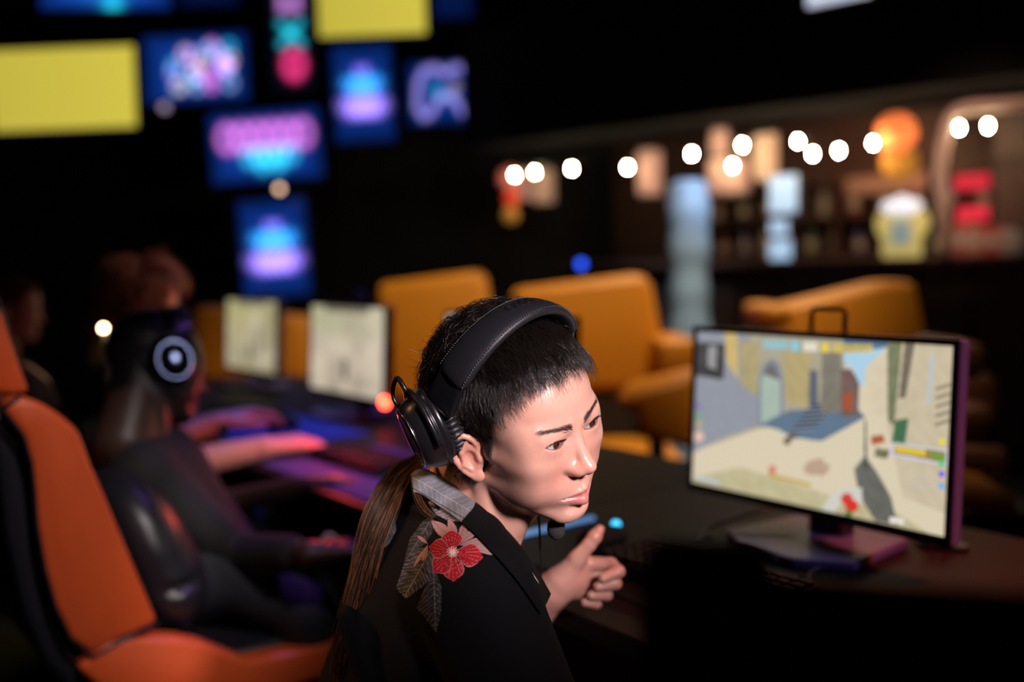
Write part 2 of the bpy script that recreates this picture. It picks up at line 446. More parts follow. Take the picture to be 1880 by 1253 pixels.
M_skin = mat('skin', (1, 1, 1), 0.33, noise=0.05, nscale=90, bump=0.12, bscale=900, sss=0.25, vcol=True)
M_hair = mat('dark_brown_hair', (0.010, 0.007, 0.006), 0.27, noise=0.35, nscale=60, spec=0.7)
M_brow = mat('brow_hair', (0.030, 0.018, 0.015), 0.5)
M_auburn = mat('auburn_hair', (0.085, 0.034, 0.014), 0.45, noise=0.3, nscale=30, spec=0.4, vcol=True)
M_eye = mat('eyeball', (1, 1, 1), 0.06, noise=0.02, coat=1.0, vcol=True)

neck_end = K2H((-0.070, 1.335, -0.262))
HV = head_volume(0.00135, neck_end)
V, F = HV.mesh(1)
f_, l_, u_ = V[:, 0], V[:, 1], V[:, 2]; al = np.abs(l_)
skin = np.tile(np.array([0.52, 0.285, 0.222]), (len(V), 1))
def blend(mask, c):
    global skin
    skin = skin * (1 - mask[:, None]) + np.array(c) * mask[:, None]
def blob(c, r, amt):
    d = ((f_ - c[0]) / r[0]) ** 2 + ((al - c[1]) / r[1]) ** 2 + ((u_ - c[2]) / r[2]) ** 2
    return amt * np.exp(-d)
blend(blob((0.085, 0.03, -0.02), (0.03, 0.022, 0.02), 0.55), (0.54, 0.225, 0.175))     # cheeks
blend(blob((0.105, 0.0, -0.012), (0.02, 0.018, 0.016), 0.5), (0.52, 0.215, 0.17))    # nose
blend(blob((-0.01, 0.080, 0.0), (0.03, 0.016, 0.04), 0.5), (0.54, 0.20, 0.15))       # ears
blend(blob((0.085, 0.034, 0.014), (0.012, 0.02, 0.005), 0.35), (0.42, 0.20, 0.16))   # under the eyes
blend(blob((0.075, 0.0, -0.082), (0.04, 0.045, 0.022), 0.30), (0.40, 0.235, 0.195))    # faint stubble
blend(blob((0.088, 0.015, -0.036), (0.012, 0.015, 0.006), 0.25), (0.40, 0.235, 0.195))
# lips
t = al / 0.0250
zc = -0.0545 + 0 * t
top = zc + 0.0085 * (1 - t ** 2.2) - 0.0012 * np.exp(-(al / 0.004) ** 2); bot = zc - 0.0150 * (1 - t ** 2)
lip = ss(0.0, 0.0018, top - u_) * ss(0.0, 0.0022, u_ - bot) * (f_ > 0.074) * (t < 1.02)
blend(lip * 0.85, (0.44, 0.135, 0.13))
# lid margins
te = (al - 0.0315) / 0.0152; ze = 0.0268 + 0.0016 * te
dm = np.minimum(np.abs(u_ - (ze + 0.0055 * (1 - te * te))), 1.6 * np.abs(u_ - (ze - 0.0045 * (1 - te * te))))
blend(np.exp(-(dm / 0.0011) ** 2) * (np.abs(te) < 1.02) * (f_ > 0.07) * 0.75, (0.10, 0.035, 0.028))
# scalp
hx = np.array([-0.12, -0.06, -0.02, 0.002, 0.008, 0.019, 0.024, 0.032, 0.042, 0.056, 0.072, 0.10])
hy = np.array([-0.075, -0.065, -0.045, -0.020, -0.012, -0.006, 0.036, 0.070, 0.092, 0.101, 0.104, 0.105])
def hairline(f): return np.interp(f, hx, hy)
noise1 = np.sin(f_ * 900 + np.sin(u_ * 700) * 2) * np.sin(u_ * 800 + l_ * 500) * 0.004
earmask = ((f_ + 0.012) / 0.026) ** 2 + ((u_ - 0.0) / 0.040) ** 2 < 1
scalp = ss(-0.004, 0.008, u_ + noise1 - hairline(f_)) * (~(earmask & (al > 0.0685)))
scalp *= (f_ < 0.092)
blend(scalp * (0.62 + 0.38 * ss(0.02, 0.055, u_)), (0.012, 0.008, 0.008))
me = mesh_np('head_skin', H2W(V), F, skin)
head_parts = (H2W(V), F, skin)

# eyes
def eyeball(c, gaze, name, parent):
    n, m = 40, 40
    th = np.linspace(0, math.pi, n); ph = np.linspace(0, 2 * math.pi, m, endpoint=False)
    g = np.array(gaze, float); g /= np.linalg.norm(g); x = np.cross(g, (0, 0, 1.0)); x /= np.linalg.norm(x); y = np.cross(x, g)
    TH, PH = np.meshgrid(th, ph, indexing='ij')
    r = 0.0121 + 0.0007 * np.exp(-(TH / 0.42) ** 4)
    Pt = (np.cos(TH)[..., None] * g + np.sin(TH)[..., None] * (np.cos(PH)[..., None] * x + np.sin(PH)[..., None] * y)) * r[..., None]
    c3 = np.tile(np.array([0.42, 0.37, 0.36]), (n, m, 1))
    iris = np.array([0.040, 0.014, 0.008]) * (1 + 0.5 * np.sin(PH * 23)[..., None] * (TH[..., None] > 0.2))
    k = ss(0.66, 0.61, TH)[..., None]; c3 = c3 * (1 - k) + iris * k
    k = ss(0.52, 0.59, TH)[..., None] * ss(0.68, 0.62, TH)[..., None]; c3 = c3 * (1 - 0.7 * k)
    k = ss(0.24, 0.20, TH)[..., None]; c3 = c3 * (1 - k) + 0.004 * k
    ID = np.arange(n * m).reshape(n, m)
    Q = np.stack([ID[:-1], ID[1:], np.roll(ID, -1, 1)[1:], np.roll(ID, -1, 1)[:-1]], -1).reshape(-1, 4)
    return link(name, mesh_np(name, H2W(Pt.reshape(-1, 3) + np.array(c)), Q, c3.reshape(-1, 3)), parent, M_eye)

player = empty('person', (0, 0, 0))
tag(player, 'young man in black floral shirt and headset talking to someone, thumb raised', 'person')
for s_ in (-1, 1):
    eyeball((0.0775, 0.0315 * s_, 0.0270), (1.0, 0.16, 0.03), 'eye', player)

# hair on the scalp
def grow(V, F, mask, n, length, comb, lift, m=8, curl=0.0, seedn=None, vol=HV):
    cen = V[F].mean(1); wgt = mask[F].mean(1)
    fi = rng.choice(len(F), n, p=wgt / wgt.sum())
    a, b = rng.random((2, n, 1)); q = V[F[fi]]
    p = (q[:, 0] * (1 - a) + q[:, 1] * a) * (1 - b) + (q[:, 3] * (1 - a) + q[:, 2] * a) * b
    root = p.copy(); L = length(root) * rng.uniform(0.7, 1.12, n); lay = lift(root) * rng.uniform(0.25, 1.0, n)
    C = np.zeros((n, m, 3)); C[:, 0] = p
    ph = rng.uniform(0, 6.28, n); jit = rng.normal(size=(n, 3)) * 0.13
    q = np.floor(root * 165 + rng.normal(size=(n, 3)) * 0.25)                     # locks share a lean
    jit += 0.34 * np.c_[np.sin(q @ (12.9, 78.2, 37.7)), np.sin(q @ (39.3, 11.1, 83.1)), np.sin(q @ (73.1, 52.2, 9.4))]
    for i in range(1, m):
        tt = i / (m - 1)
        g = vol.grad(p, 0.004); d = comb(p, root) + jit
        d = d - g * ((d * g).sum(1) * 0.85)[:, None]; d /= np.linalg.norm(d, axis=1)[:, None] + 1e-9
        d = d + g * (0.75 * (1 - tt) ** 2)[..., None] if np.ndim(tt) else d + g * (0.75 * (1 - tt) ** 2)
        d /= np.linalg.norm(d, axis=1)[:, None]
        if curl:
            x = np.cross(g, d); d = d + x * (curl * np.sin(ph + tt * 7))[:, None] + g * (curl * 0.6 * np.cos(ph + tt * 7))[:, None]
        p = p + d * (L / (m - 1))[:, None]
        sd = vol.sample(p); want = 0.0012 + lay * (1 - (1 - tt) ** 2) * (1 - 0.35 * tt ** 3)
        p = p + g * (np.maximum(want - sd, -0.002) * 0.75)[:, None]
        C[:, i] = p
    return C
def lerp3(a, b, w): return np.array(a) * (1 - w[:, None]) + np.array(b) * w[:, None]
def comb_main(p, r):
    top = ss(0.085, 0.125, p[:, 2]); back = ss(-0.02, -0.07, p[:, 0]); front = ss(0.045, 0.075, p[:, 0])
    d = lerp3((0.30, 0, -1.0), (1.0, -0.10, -0.25), top)
    d = d * (1 - front[:, None]) + np.array([0.45, -0.22, -1.0]) * front[:, None]
    d = d * (1 - back[:, None]) + np.array([-0.25, 0, -0.9]) * back[:, None]
    return d
def len_main(r):
    hgt = r[:, 2] - hairline(r[:, 0])
    side = 0.004 + 0.022 * ss(0.010, 0.055, hgt)
    top = 0.046
    w_ = ss(0.055, 0.095, r[:, 2])
    fr = ss(0.03, 0.06, r[:, 0]) * ss(0.04, 0.0, hgt)
    return (side * (1 - w_) + top * w_) * (1 - 0.42 * fr)
def lift_main(r):
    return 0.001 + 0.017 * ss(0.045, 0.10, r[:, 2]) + 0.014 * ss(0.02, -0.05, r[:, 0]) * ss(0.03, 0.08, r[:, 2])
hm = scalp * (f_ < 0.0905)
C1 = grow(V, F, hm, 26000, len_main, comb_main, lift_main, 8)
hair = link('hair', strands_mesh('hair', H2W(C1), np.linspace(0.00022, 0.00008, 8)[None, :]), player, M_hair)
hair['kind'] = 'stuff'
# wavier, longer hair at the crown and back
hb = scalp * ss(0.005, -0.03, f_) * ss(0.02, 0.07, u_)
C2 = grow(V, F, hb, 8000, lambda r: 0.060 + 0 * r[:, 0], lambda p, r: np.tile((-0.5, 0.0, -0.35), (len(p), 1)) + 0.0,
          lambda r: 0.040 + 0 * r[:, 0], 14, 0.9)
hair2 = link('wavy_hair', strands_mesh('wavy_hair', H2W(C2), np.linspace(0.00042, 0.00016, 14)[None, :]), player, M_hair)
hair2['kind'] = 'stuff'
# brows and lashes
def brow(s_):
    n = 460; tt = rng.random(n) ** 0.9 * 0.93; g = smooth_curve([(0.094, 0.009, 0.0420), (0.0925, 0.020, 0.0448), (0.085, 0.034, 0.0472), (0.072, 0.047, 0.0462)], 200)
    p = g[(tt * 199).astype(int)] + np.c_[np.zeros(n), np.zeros(n), rng.normal(0, 1, n) * 0.0021 * (1.15 - tt)]
    p[:, 1] *= s_
    for _ in range(3): p = p - HV.grad(p) * HV.sample(p)[:, None]
    g = HV.grad(p); d = np.c_[-0.45 * tt, s_ * (0.65 + 0.4 * tt), 0.55 - 0.85 * tt] + rng.normal(size=(n, 3)) * 0.12
    d -= g * (d * g).sum(1)[:, None] * 0.9
    C = np.stack([p + g * 0.0004 + d * q * 0.0072 + g * 0.0006 * math.sin(q * 3) for q in np.linspace(0, 1, 4)], 1)
    o = link('eyebrow', strands_mesh('eyebrow', H2W(C), np.array([0.00011, 0.00010, 0.00008, 0.00004])[None, :] * (1.05 - 0.55 * tt)[:, None]), player, M_brow); o['kind'] = 'stuff'
def lash(s_):
    n = 60; t = rng.uniform(-0.95, 0.95, n)
    y = 0.0315 + 0.0152 * t; z = 0.0268 + 0.0016 * t + 0.0055 * (1 - t * t) + 0.0003
    x = 0.0775 + np.sqrt(np.maximum(0.0138 ** 2 * (1 - ((y - 0.0315) / 0.0158) ** 2 - ((z - 0.027) / 0.0134) ** 2), 0))
    p = np.c_[x, y * s_, z]; d = np.c_[0.9 - 0 * t, s_ * t * 0.6, 0 * t - 0.15] + rng.normal(size=(n, 3)) * 0.1
    C = np.stack([p + d * q * 0.006 + np.array([0, 0, 0.003]) * q * q for q in np.linspace(0, 1, 4)], 1)
    o = link('eyelash', strands_mesh('eyelash', H2W(C), np.array([[0.00022, 0.0002, 0.00014, 0.00006]])), player, M_brow); o['kind'] = 'stuff'
for s_ in (-1, 1): brow(s_); lash(s_)

# ------------------------------------------------------------------ his body, arms and raised hand
def px_of(K): return np.c_[CX + FPX * K[:, 0] / K[:, 1], CY - FPX * K[:, 2] / K[:, 1]]
NB = (-0.085, 1.335, -0.235); RS = (-0.040, 1.155, -0.292); LS = (-0.115, 1.515, -0.275)
RE = (0.045, 1.120, -0.540); RW = (0.230, 1.290, -0.600); LE = (-0.040, 1.590, -0.530); LW = KP(1016, 1084, 1.487)
PV = (-0.205, 1.400, -0.660)
def torso(v, g):
    """g: growth of the shirt over the body."""
    v.cap(NB, RS, 0.052 + g, 0.050 + g, 0.03); v.cap(NB, LS, 0.052 + g, 0.050 + g, 0.03)
    v.ell((-0.100, 1.340, -0.375), (0.108 + g, 0.160 + g, 0.165), 0.05)
    v.ell((-0.150, 1.370, -0.530), (0.115 + g, 0.150 + g, 0.170), 0.06)
    v.ell(PV, (0.120 + g, 0.165 + g, 0.110), 0.05)
bv = Vol((-0.38, 0.98, -0.80), (0.36, 1.76, -0.13), 0.0045)
torso(bv, -0.008)
bv.cap(NB, (-0.06, 1.32, -0.17), 0.05, 0.048, 0.02)
bv.chain([RS, RE, RW], [0.048, 0.040, 0.026], 0.012); bv.chain([LS, LE], [0.048, 0.038], 0.012)
bv.ell(RW, (0.045, 0.022, 0.016), 0.01)
VB, FB = bv.mesh(1)
# left hand: palm towards us, thumb up, fingers curled
hv = Vol(np.min([LE, KP(1000, 1130, 1.46), KP(1140, 960, 1.44)], 0) - 0.05, np.max([LE, KP(1150, 960, 1.5), KP(1150, 1120, 1.5)], 0) + 0.05, 0.0018)
hv.cap(LE, LW, 0.037, 0.0255, 0)
def fing(pts, r): hv.chain([KP(*q) for q in pts], r, 0.0035)
hv.cap(LW, KP(1046, 1066, 1.482), 0.0235, 0.021, 0.015)
for q, r in (((1078, 1036, 1.486), 0.0125), ((1078, 1054, 1.490), 0.0125), ((1072, 1072, 1.492), 0.0120), ((1063, 1088, 1.492), 0.0110)):
    hv.cap(KP(1032, 1072, 1.484), KP(*q), 0.019, r, 0.010)
hv.cap(KP(1028, 1064, 1.474), KP(1064, 1024, 1.468), 0.0175, 0.0125, 0.012)      # thumb mound
fing([(1058, 1028, 1.466), (1082, 1000, 1.462), (1092, 986, 1.462), (1101, 973, 1.464)], [0.0125, 0.0098, 0.0102, 0.0072])
fing([(1078, 1036, 1.484), (1121, 1036, 1.478), (1136, 1050, 1.462), (1107, 1062, 1.450)], [0.0112, 0.0096, 0.0090, 0.0074])
fing([(1078, 1055, 1.490), (1122, 1058, 1.486), (1130, 1072, 1.468), (1098, 1078, 1.456)], [0.0112, 0.0098, 0.0090, 0.0074])
fing([(1070, 1073, 1.493), (1110, 1080, 1.492), (1114, 1093, 1.474), (1086, 1094, 1.462)], [0.0108, 0.0092, 0.0086, 0.0072])
fing([(1061, 1089, 1.493), (1094, 1099, 1.492), (1095, 1109, 1.478), (1074, 1107, 1.468)], [0.0098, 0.0082, 0.0076, 0.0064])
VH, FH = hv.mesh(1)
hand_col = np.tile(np.array([0.50, 0.26, 0.21]), (len(VH), 1))
px = px_of(VH); k = np.exp(-((px[:, 0] - 1100) / 22) ** 2 - ((px[:, 1] - 980) / 16) ** 2) * 0.6
hand_col = hand_col * (1 - k[:, None]) + np.array([0.52, 0.20, 0.16]) * k[:, None]
def join_np(parts):
    Vs, Fs, Cs, o = [], [], [], 0
    for V_, F_, C_ in parts: Vs.append(V_); Fs.append(F_ + o); Cs.append(C_); o += len(V_)
    return np.vstack(Vs), np.vstack(Fs), np.vstack(Cs)
body_parts = join_np([head_parts, (K2W(VB), FB, np.tile(np.array([0.52, 0.285, 0.222]), (len(VB), 1))), (K2W(VH), FH, hand_col)])
link('body', mesh_np('body', *body_parts), player, M_skin)

# ------------------------------------------------------------------ black floral shirt
M_shirt = mat('floral_cotton', (1, 1, 1), 0.85, noise=0.10, nscale=300, bump=0.25, bscale=700, vcol=True, spec=0.08)
sv = Vol((-0.40, 0.96, -0.80), (0.24, 1.78, -0.13), 0.0045)
torso(sv, 0.010)
sv.cap(RS, (0.030, 1.125, -0.480), 0.068, 0.072, 0.025); sv.cap(LS, (-0.050, 1.580, -0.470), 0.064, 0.066, 0.02)
for q in range(9):      # soft folds from the shoulder to the chest and down the back
    a = np.array([-0.20 + 0.025 * q, 1.20 + 0.02 * (q % 3), -0.33 - 0.01 * q]); b = a + np.array([0.05 + 0.01 * q, -0.01, -0.19])
    sv.cap(a, b, 0.012, 0.010, 0.02)
sv.cap((-0.075, 1.33, -0.30), (-0.045, 1.315, -0.10), 0.052, 0.060, 0.012, sub=True)
VS, FS = sv.mesh(2)
def hit(px_, py_, vol, d0=0.95, d1=1.6):
    ds = np.linspace(d0, d1, 900); pts = np.stack([KP(px_, py_, d) for d in ds]); s_ = vol.sample(pts)
    i = np.argmax(s_ < 0)
    return ds[i] if (s_ < 0).any() else None
BLK = np.array([0.0025, 0.0025, 0.0035])
def seg_d(p, a, b):
    a = np.array(a, float); b = np.array(b, float); ab = b - a
    t = np.clip(((p - a) @ ab) / (ab @ ab), 0, 1); return np.linalg.norm(p - a - t[:, None] * ab, axis=1), t
def inpoly(p, poly):
    c = np.zeros(len(p), bool); q = np.array(poly, float)
    for i in range(len(q)):
        a, b = q[i], q[i - 1]
        m = ((a[1] > p[:, 1]) != (b[1] > p[:, 1])) & (p[:, 0] < (b[0] - a[0]) * (p[:, 1] - a[1]) / (b[1] - a[1] + 1e-9) + a[0])
        c ^= m
    return c
def petal(p, a, b, w, po=0.8):
    """leaf shape from a to b with half width w -> (mask, t along, signed side)."""
    a = np.array(a, float); b = np.array(b, float); ab = b - a; L = np.linalg.norm(ab); u = ab / L
    t = ((p - a) @ u) / L; s = (p - a) @ np.array([-u[1], u[0]])
    return (t > 0) & (t < 1) & (np.abs(s) < w * np.sin(np.pi * np.clip(t, 0, 1) ** po)), t, s / w
def print_colour(p):
    """floral print in millimetre-like print coordinates laid flat on the right shoulder."""
    n = len(p); c = np.tile(BLK, (n, 1))
    wob = 0.75 + 0.35 * np.sin(p[:, 0] * 0.21 + np.sin(p[:, 1] * 0.17) * 2) * np.sin(p[:, 1] * 0.13)
    def leaf(poly, a, b, col, vein=0.5, sp=9.0):
        m = inpoly(p, poly); d, t = seg_d(p, a, b)
        ab = np.array(b, float) - np.array(a, float); L = np.linalg.norm(ab); u = ab / L
        along = (p - np.array(a)) @ u; side = np.abs((p - np.array(a)) @ np.array([-u[1], u[0]]))
        bd = along + side * 0.9 + 2.5 * np.sin(along * 0.13) + 0.8 * np.sin(side * 0.6)
        v = (np.abs((bd % sp) - sp / 2) > sp / 2 - 0.5) | (d < 0.7)
        fine = 0.85 + 0.12 * np.sin(bd * 2.1)
        base = np.array(col) * (wob * fine)[:, None]
        c[m] = np.where(v[m][:, None], base[m] + vein * np.array([0.35, 0.35, 0.38]), base[m])
    leaf([(727, 1080), (742, 1035), (757, 1012), (782, 1004), (803, 1030), (802, 1052), (775, 1078), (745, 1100)], (742, 1098), (792, 1008), (0.055, 0.058, 0.072), 0.35)
    leaf([(765, 1118), (778, 1082), (800, 1048), (811, 1080), (809, 1130), (801, 1163)], (800, 1160), (796, 1050), (0.030, 0.031, 0.038), 0.25)
    leaf([(742, 1032), (752, 990), (776, 958), (797, 944), (796, 975), (778, 1002), (760, 1012)], (745, 1030), (795, 948), (0.040, 0.041, 0.050), 0.2)
    leaf([(682, 990), (690, 965), (711, 944), (724, 955), (728, 974), (714, 1000), (700, 1008)], (690, 1000), (716, 948), (0.16, 0.15, 0.17), 0.5, 7)
    leaf([(786, 922), (800, 916), (835, 932), (874, 962), (850, 960), (820, 955), (800, 945)], (790, 925), (872, 962), (0.20, 0.19, 0.22), 0.6, 7)
    # pale pink fronds
    for tip, w_ in (((794, 958), 13), ((824, 954), 9), ((855, 960), 9), ((879, 969), 8.5), ((907, 989), 8), ((912, 999), 7), ((931, 1014), 6.5), ((921, 1020), 6),
                    ((760, 1040), 4), ((776, 1030), 5), ((768, 985), 4)):
        a = (842, 1000) if tip[0] > 790 else (786, 1000)
        tip = (a[0] + (tip[0] - a[0]) * 1.06, a[1] + (tip[1] - a[1]) * 1.06)
        m, t, s = petal(p, a, tip, w_ * 0.82, 1.25)
        shade = 0.8 + 0.25 * t - 0.25 * np.exp(-(s / 0.12) ** 2)
        c[m] = np.array([0.29, 0.17, 0.165]) * shade[m][:, None]
    # red hibiscus
    ctr = (831, 1014)
    for tip, w_ in (((829, 974), 20), ((886, 1024), 22), ((832, 1068), 21), ((797, 1052), 19), ((788, 1004), 19)):
        m, t, s = petal(p, ctr, tip, w_, 1.35)
        rim = np.abs(s) / np.maximum(np.sin(np.pi * np.clip(t, 1e-3, 0.999) ** 1.35), 1e-3)
        v = (np.abs(np.sin(s / np.maximum(t, .15) * 7)) < 0.16) & (t < 0.85)
        col = np.array([0.24, 0.007, 0.014]) * (0.75 + 0.5 * t)[:, None]
        col = np.where((v | (rim > 0.9) | (t > 0.965))[:, None], np.array([0.34, 0.13, 0.13]), col)
        c[m] = col[m]
    for k in range(14):
        a = k * 2 * math.pi / 14; d, t = seg_d(p, ctr, (ctr[0] + 10 * math.cos(a), ctr[1] + 10 * math.sin(a))); c[d < 0.8] = (0.55, 0.40, 0.38)
    for poly in ([(905, 986), (925, 1004), (948, 1022), (975, 1050), (1000, 1086)],):
        for a, b in zip(poly, poly[1:]):
            d, t = seg_d(p, a, b); c[d < 0.9] = (0.30, 0.29, 0.31)
    return c
def refine(V, F, sel, n, vol=None):
    """split the selected quads n x n (welded to nothing; they share straight edges with the rest)."""
    rest = F[~sel]; q = V[F[sel]]; g = np.linspace(0, 1, n + 1)
    A, B = np.meshgrid(g, g, indexing='ij'); A = A.ravel()[None, :, None]; B = B.ravel()[None, :, None]
    pts = (q[:, None, 0] * (1 - A) + q[:, None, 1] * A) * (1 - B) + (q[:, None, 3] * (1 - A) + q[:, None, 2] * A) * B
    flat = pts.reshape(-1, 3)
    key = np.round(flat / 1e-5).astype(np.int64); _, first, inv = np.unique(key, axis=0, return_index=True, return_inverse=True)
    inv = inv.ravel(); nv = flat[first]
    ID = np.arange((n + 1) ** 2).reshape(n + 1, n + 1)
    cell = np.stack([ID[:-1, :-1], ID[1:, :-1], ID[1:, 1:], ID[:-1, 1:]], -1).reshape(-1, 4)
    Fn = (np.arange(len(q))[:, None, None] * (n + 1) ** 2 + cell[None]).reshape(-1, 4)
    return np.vstack([V, nv]), np.vstack([rest, inv[Fn] + len(V)]), len(V)
pxs = px_of(VS); cen = VS[FS].mean(1); pc = px_of(cen); NS = vnormals(VS, FS)
toward = (NS * -VS).sum(1)[FS].mean(1)
sel = (pc[:, 0] > 675) & (pc[:, 0] < 1015) & (pc[:, 1] > 905) & (pc[:, 1] < 1175) & (toward > -0.05) & (cen[:, 1] < 1.42)
VS2, FS2, n0 = refine(VS, FS, sel, 4)
cs = np.tile(BLK, (len(VS2), 1)); cs[n0:] = print_colour(px_of(VS2[n0:]))
shirt = link('shirt', mesh_np('shirt', K2W(VS2), FS2, cs), player, M_shirt); shirt['label'] = 'black shirt printed with red hibiscus and grey leaves'
# collar: a folded ribbon down the near side of the neck, standing band round the back
up = smooth_curve([(756, 872), (775, 862), (812, 878), (850, 904), (890, 938), (940, 986), (980, 1040), (1010, 1092)], 60)
lo = smooth_curve([(760, 905), (772, 907), (800, 926), (846, 959), (884, 994), (922, 1034), (958, 1078), (992, 1128)], 60)
rows = 14; G = np.zeros((60, rows, 3))
for i in range(60):
    for j in range(rows):
        q = up[i] * (1 - j / (rows - 1)) + lo[i] * (j / (rows - 1))
        d = hit(q[0], q[1], sv); dn = 1.262 - 0.010 * min(i, 30) / 30
        dd = min(d - 0.006 if d else dn, dn - 0.030 * (j / (rows - 1)))
        G[i, j] = KP(q[0], q[1], dd - 0.004 * math.sin(math.pi * j / (rows - 1)))
for _ in range(6):
    G[1:-1] = 0.25 * G[:-2] + 0.5 * G[1:-1] + 0.25 * G[2:]; G[:, 1:-1] = 0.25 * G[:, :-2] + 0.5 * G[:, 1:-1] + 0.25 * G[:, 2:]
def grid_faces(n, m):
    ID = np.arange(n * m).reshape(n, m); return np.stack([ID[:-1, :-1], ID[1:, :-1], ID[1:, 1:], ID[:-1, 1:]], -1).reshape(-1, 4)
VC, FC = G.reshape(-1, 3), grid_faces(60, rows)
VC2, FC2, n0 = refine(VC, FC, np.ones(len(FC), bool), 5); VC2 = VC2[n0:]; FC2 = FC2 - n0
p = px_of(VC2); cc = np.tile(BLK, (len(VC2), 1))
m = inpoly(p, [(740, 850), (880, 905), (868, 935), (846, 962), (740, 930)])
a_, b_ = np.array((762, 880.)), np.array((862, 940.)); u2 = (b_ - a_) / np.linalg.norm(b_ - a_)
al_ = (p - a_) @ u2; sd_ = np.abs((p - a_) @ np.array([-u2[1], u2[0]]))
bend_ = al_ - sd_ * 0.75 + 2.0 * np.sin(al_ * 0.11) + 1.0 * np.sin(sd_ * 0.5)
vein = (np.abs((bend_ % 11) - 5.5) > 5.0) | (sd_ < 0.7)
wob = 0.85 + 0.07 * np.sin(bend_ * 2.3) + 0.15 * np.sin(p[:, 0] * 0.09 + p[:, 1] * 0.12)
cc[m] = (np.array([0.13, 0.135, 0.155]) * wob[:, None] + vein[:, None] * 0.09)[m]
cc[m & (np.abs(al_ * 0 + (p - a_) @ np.array([-u2[1], u2[0]]) - 17) < 0.9)] *= 0.3
collar = link('collar', mesh_np('collar', K2W(VC2), FC2, cc), player, M_shirt)
md = collar.modifiers.new('thick', 'SOLIDIFY'); md.thickness = 0.003; md.offset = 0
mb = MB(); ring = []
ax = np.array([0.30, -0.12, 0.95]); ax /= np.linalg.norm(ax); c0 = np.array([-0.068, 1.327, -0.215])
e1 = np.cross(ax, (0, 1, 0)); e1 /= np.linalg.norm(e1); e2 = np.cross(ax, e1)
for a in np.linspace(0, 2 * math.pi, 32, endpoint=False):
    ring.append(K2W(c0 + 0.070 * math.cos(a) * e1 + 0.066 * math.sin(a) * e2))
mb.tube(ring, 0.014, 8, closed=True, flat=0.5)
link_o = mb.build('collar_band', mat('black_cotton', (0.006, 0.006, 0.008), 0.8), player, True)

# trousers and shoes, seated
M_jeans = mat('dark_denim', (0.012, 0.014, 0.022), 0.8, bump=0.2, bscale=600)
def trousers(hip_l, hip_r, knee_l, knee_r, foot_l, foot_r, parent, m, r=0.085):
    pts = np.array([hip_l, hip_r, knee_l, knee_r, foot_l, foot_r])
    v = Vol(pts.min(0) - 0.16, pts.max(0) + 0.16, 0.012)
    v.cap(hip_l, hip_r, r * 1.3, r * 1.3, 0)
    for h_, k_, f_2 in ((hip_l, knee_l, foot_l), (hip_r, knee_r, foot_r)):
        v.chain([h_, k_, f_2], [r, r * 0.72, r * 0.55], 0.03)
    V_, F_ = v.mesh(1); return link('trousers', mesh_np('trousers', V_, F_), parent, m)
pvw = K2W(PV)
def shoe(foot, ang, parent, m):
    f = np.array([math.cos(ang), math.sin(ang), 0]); c = np.array(foot)
    v = Vol(c - 0.22, c + 0.22, 0.008); z = 0.045
    v.cap((c[0] - 0.05 * f[0], c[1] - 0.05 * f[1], z), (c[0] + 0.13 * f[0], c[1] + 0.13 * f[1], z - 0.006), 0.042, 0.036, 0)
    v.cap((c[0] - 0.03 * f[0], c[1] - 0.03 * f[1], 0.09), (c[0], c[1], 0.05), 0.04, 0.04, 0.02)
    v.fn(lambda X, Y, Z: (0.006 + 0 * X + 0 * Y) - Z if False else Z - 0.006 + 0 * X + 0 * Y, c - 0.25, c + 0.25, 0, sub=True)
    V_, F_ = v.mesh(1); return link('shoe', mesh_np('shoe', V_, F_), parent, m)
M_shoe = mat('dark_shoe', (0.02, 0.02, 0.022), 0.5)
gl = np.array([-0.20, 0.98, 0]); fw = np.array([0.98, 0.20, 0])
hl, hr = pvw + gl * 0.09 + (0, 0, -0.02), pvw - gl * 0.09 + (0, 0, -0.02)
kl, kr = hl + fw * 0.40 + (0, 0, 0.0), hr + fw * 0.40 + (0, 0, 0.0)
fl, fr = kl + fw * 0.05, kr + fw * 0.02
fl[2] = fr[2] = 0.11
trousers(hl, hr, kl, kr, fl, fr, player, M_jeans)
shoe(fl, math.atan2(fw[1], fw[0]), player, M_shoe); shoe(fr, math.atan2(fw[1], fw[0]), player, M_shoe)

# long ponytail down the back
gA = [(772, 838, 1.335), (722, 866, 1.325), (686, 922, 1.300), (664, 1000, 1.285), (648, 1080, 1.270), (632, 1170, 1.262), (617, 1268, 1.262)]
gB = [(778, 846, 1.315), (748, 888, 1.285), (722, 946, 1.250), (694, 1012, 1.235), (674, 1088, 1.230), (655, 1140, 1.230), (640, 1190, 1.232)]
cA = smooth_curve([KP(*q) for q in gA], 26); cB = smooth_curve([KP(*q) for q in gB], 26)
n = 900; wv = np.where(rng.random(n) < 0.62, rng.beta(0.5, 2.2, n), rng.random(n))[:, None, None]
tt = np.linspace(0, 1, 26)[None, :, None]
CP = cA[None] * (1 - wv) + cB[None] * wv
CP = CP + rng.normal(size=(n, 1, 3)) * 0.004 * (0.4 + tt) + 0.004 * np.sin(tt * 9 + rng.uniform(0, 6, (n, 1, 1))) * rng.normal(size=(n, 1, 3)) * tt
cut = rng.uniform(0.72, 1.0, (n, 1, 1)); CP = np.stack([[np.interp(np.linspace(0, c_, 26) * 25, np.arange(26), s_[:, k]) for k in range(3)] for s_, c_ in zip(CP, cut.ravel())]).transpose(0, 2, 1)
gC = smooth_curve([KP(*q) for q in [(780, 846, 1.290), (763, 872, 1.262), (764, 905, 1.236), (778, 936, 1.220), (796, 952, 1.215)]], 26)
CC = gC[None] + rng.normal(size=(40, 1, 3)) * 0.0022
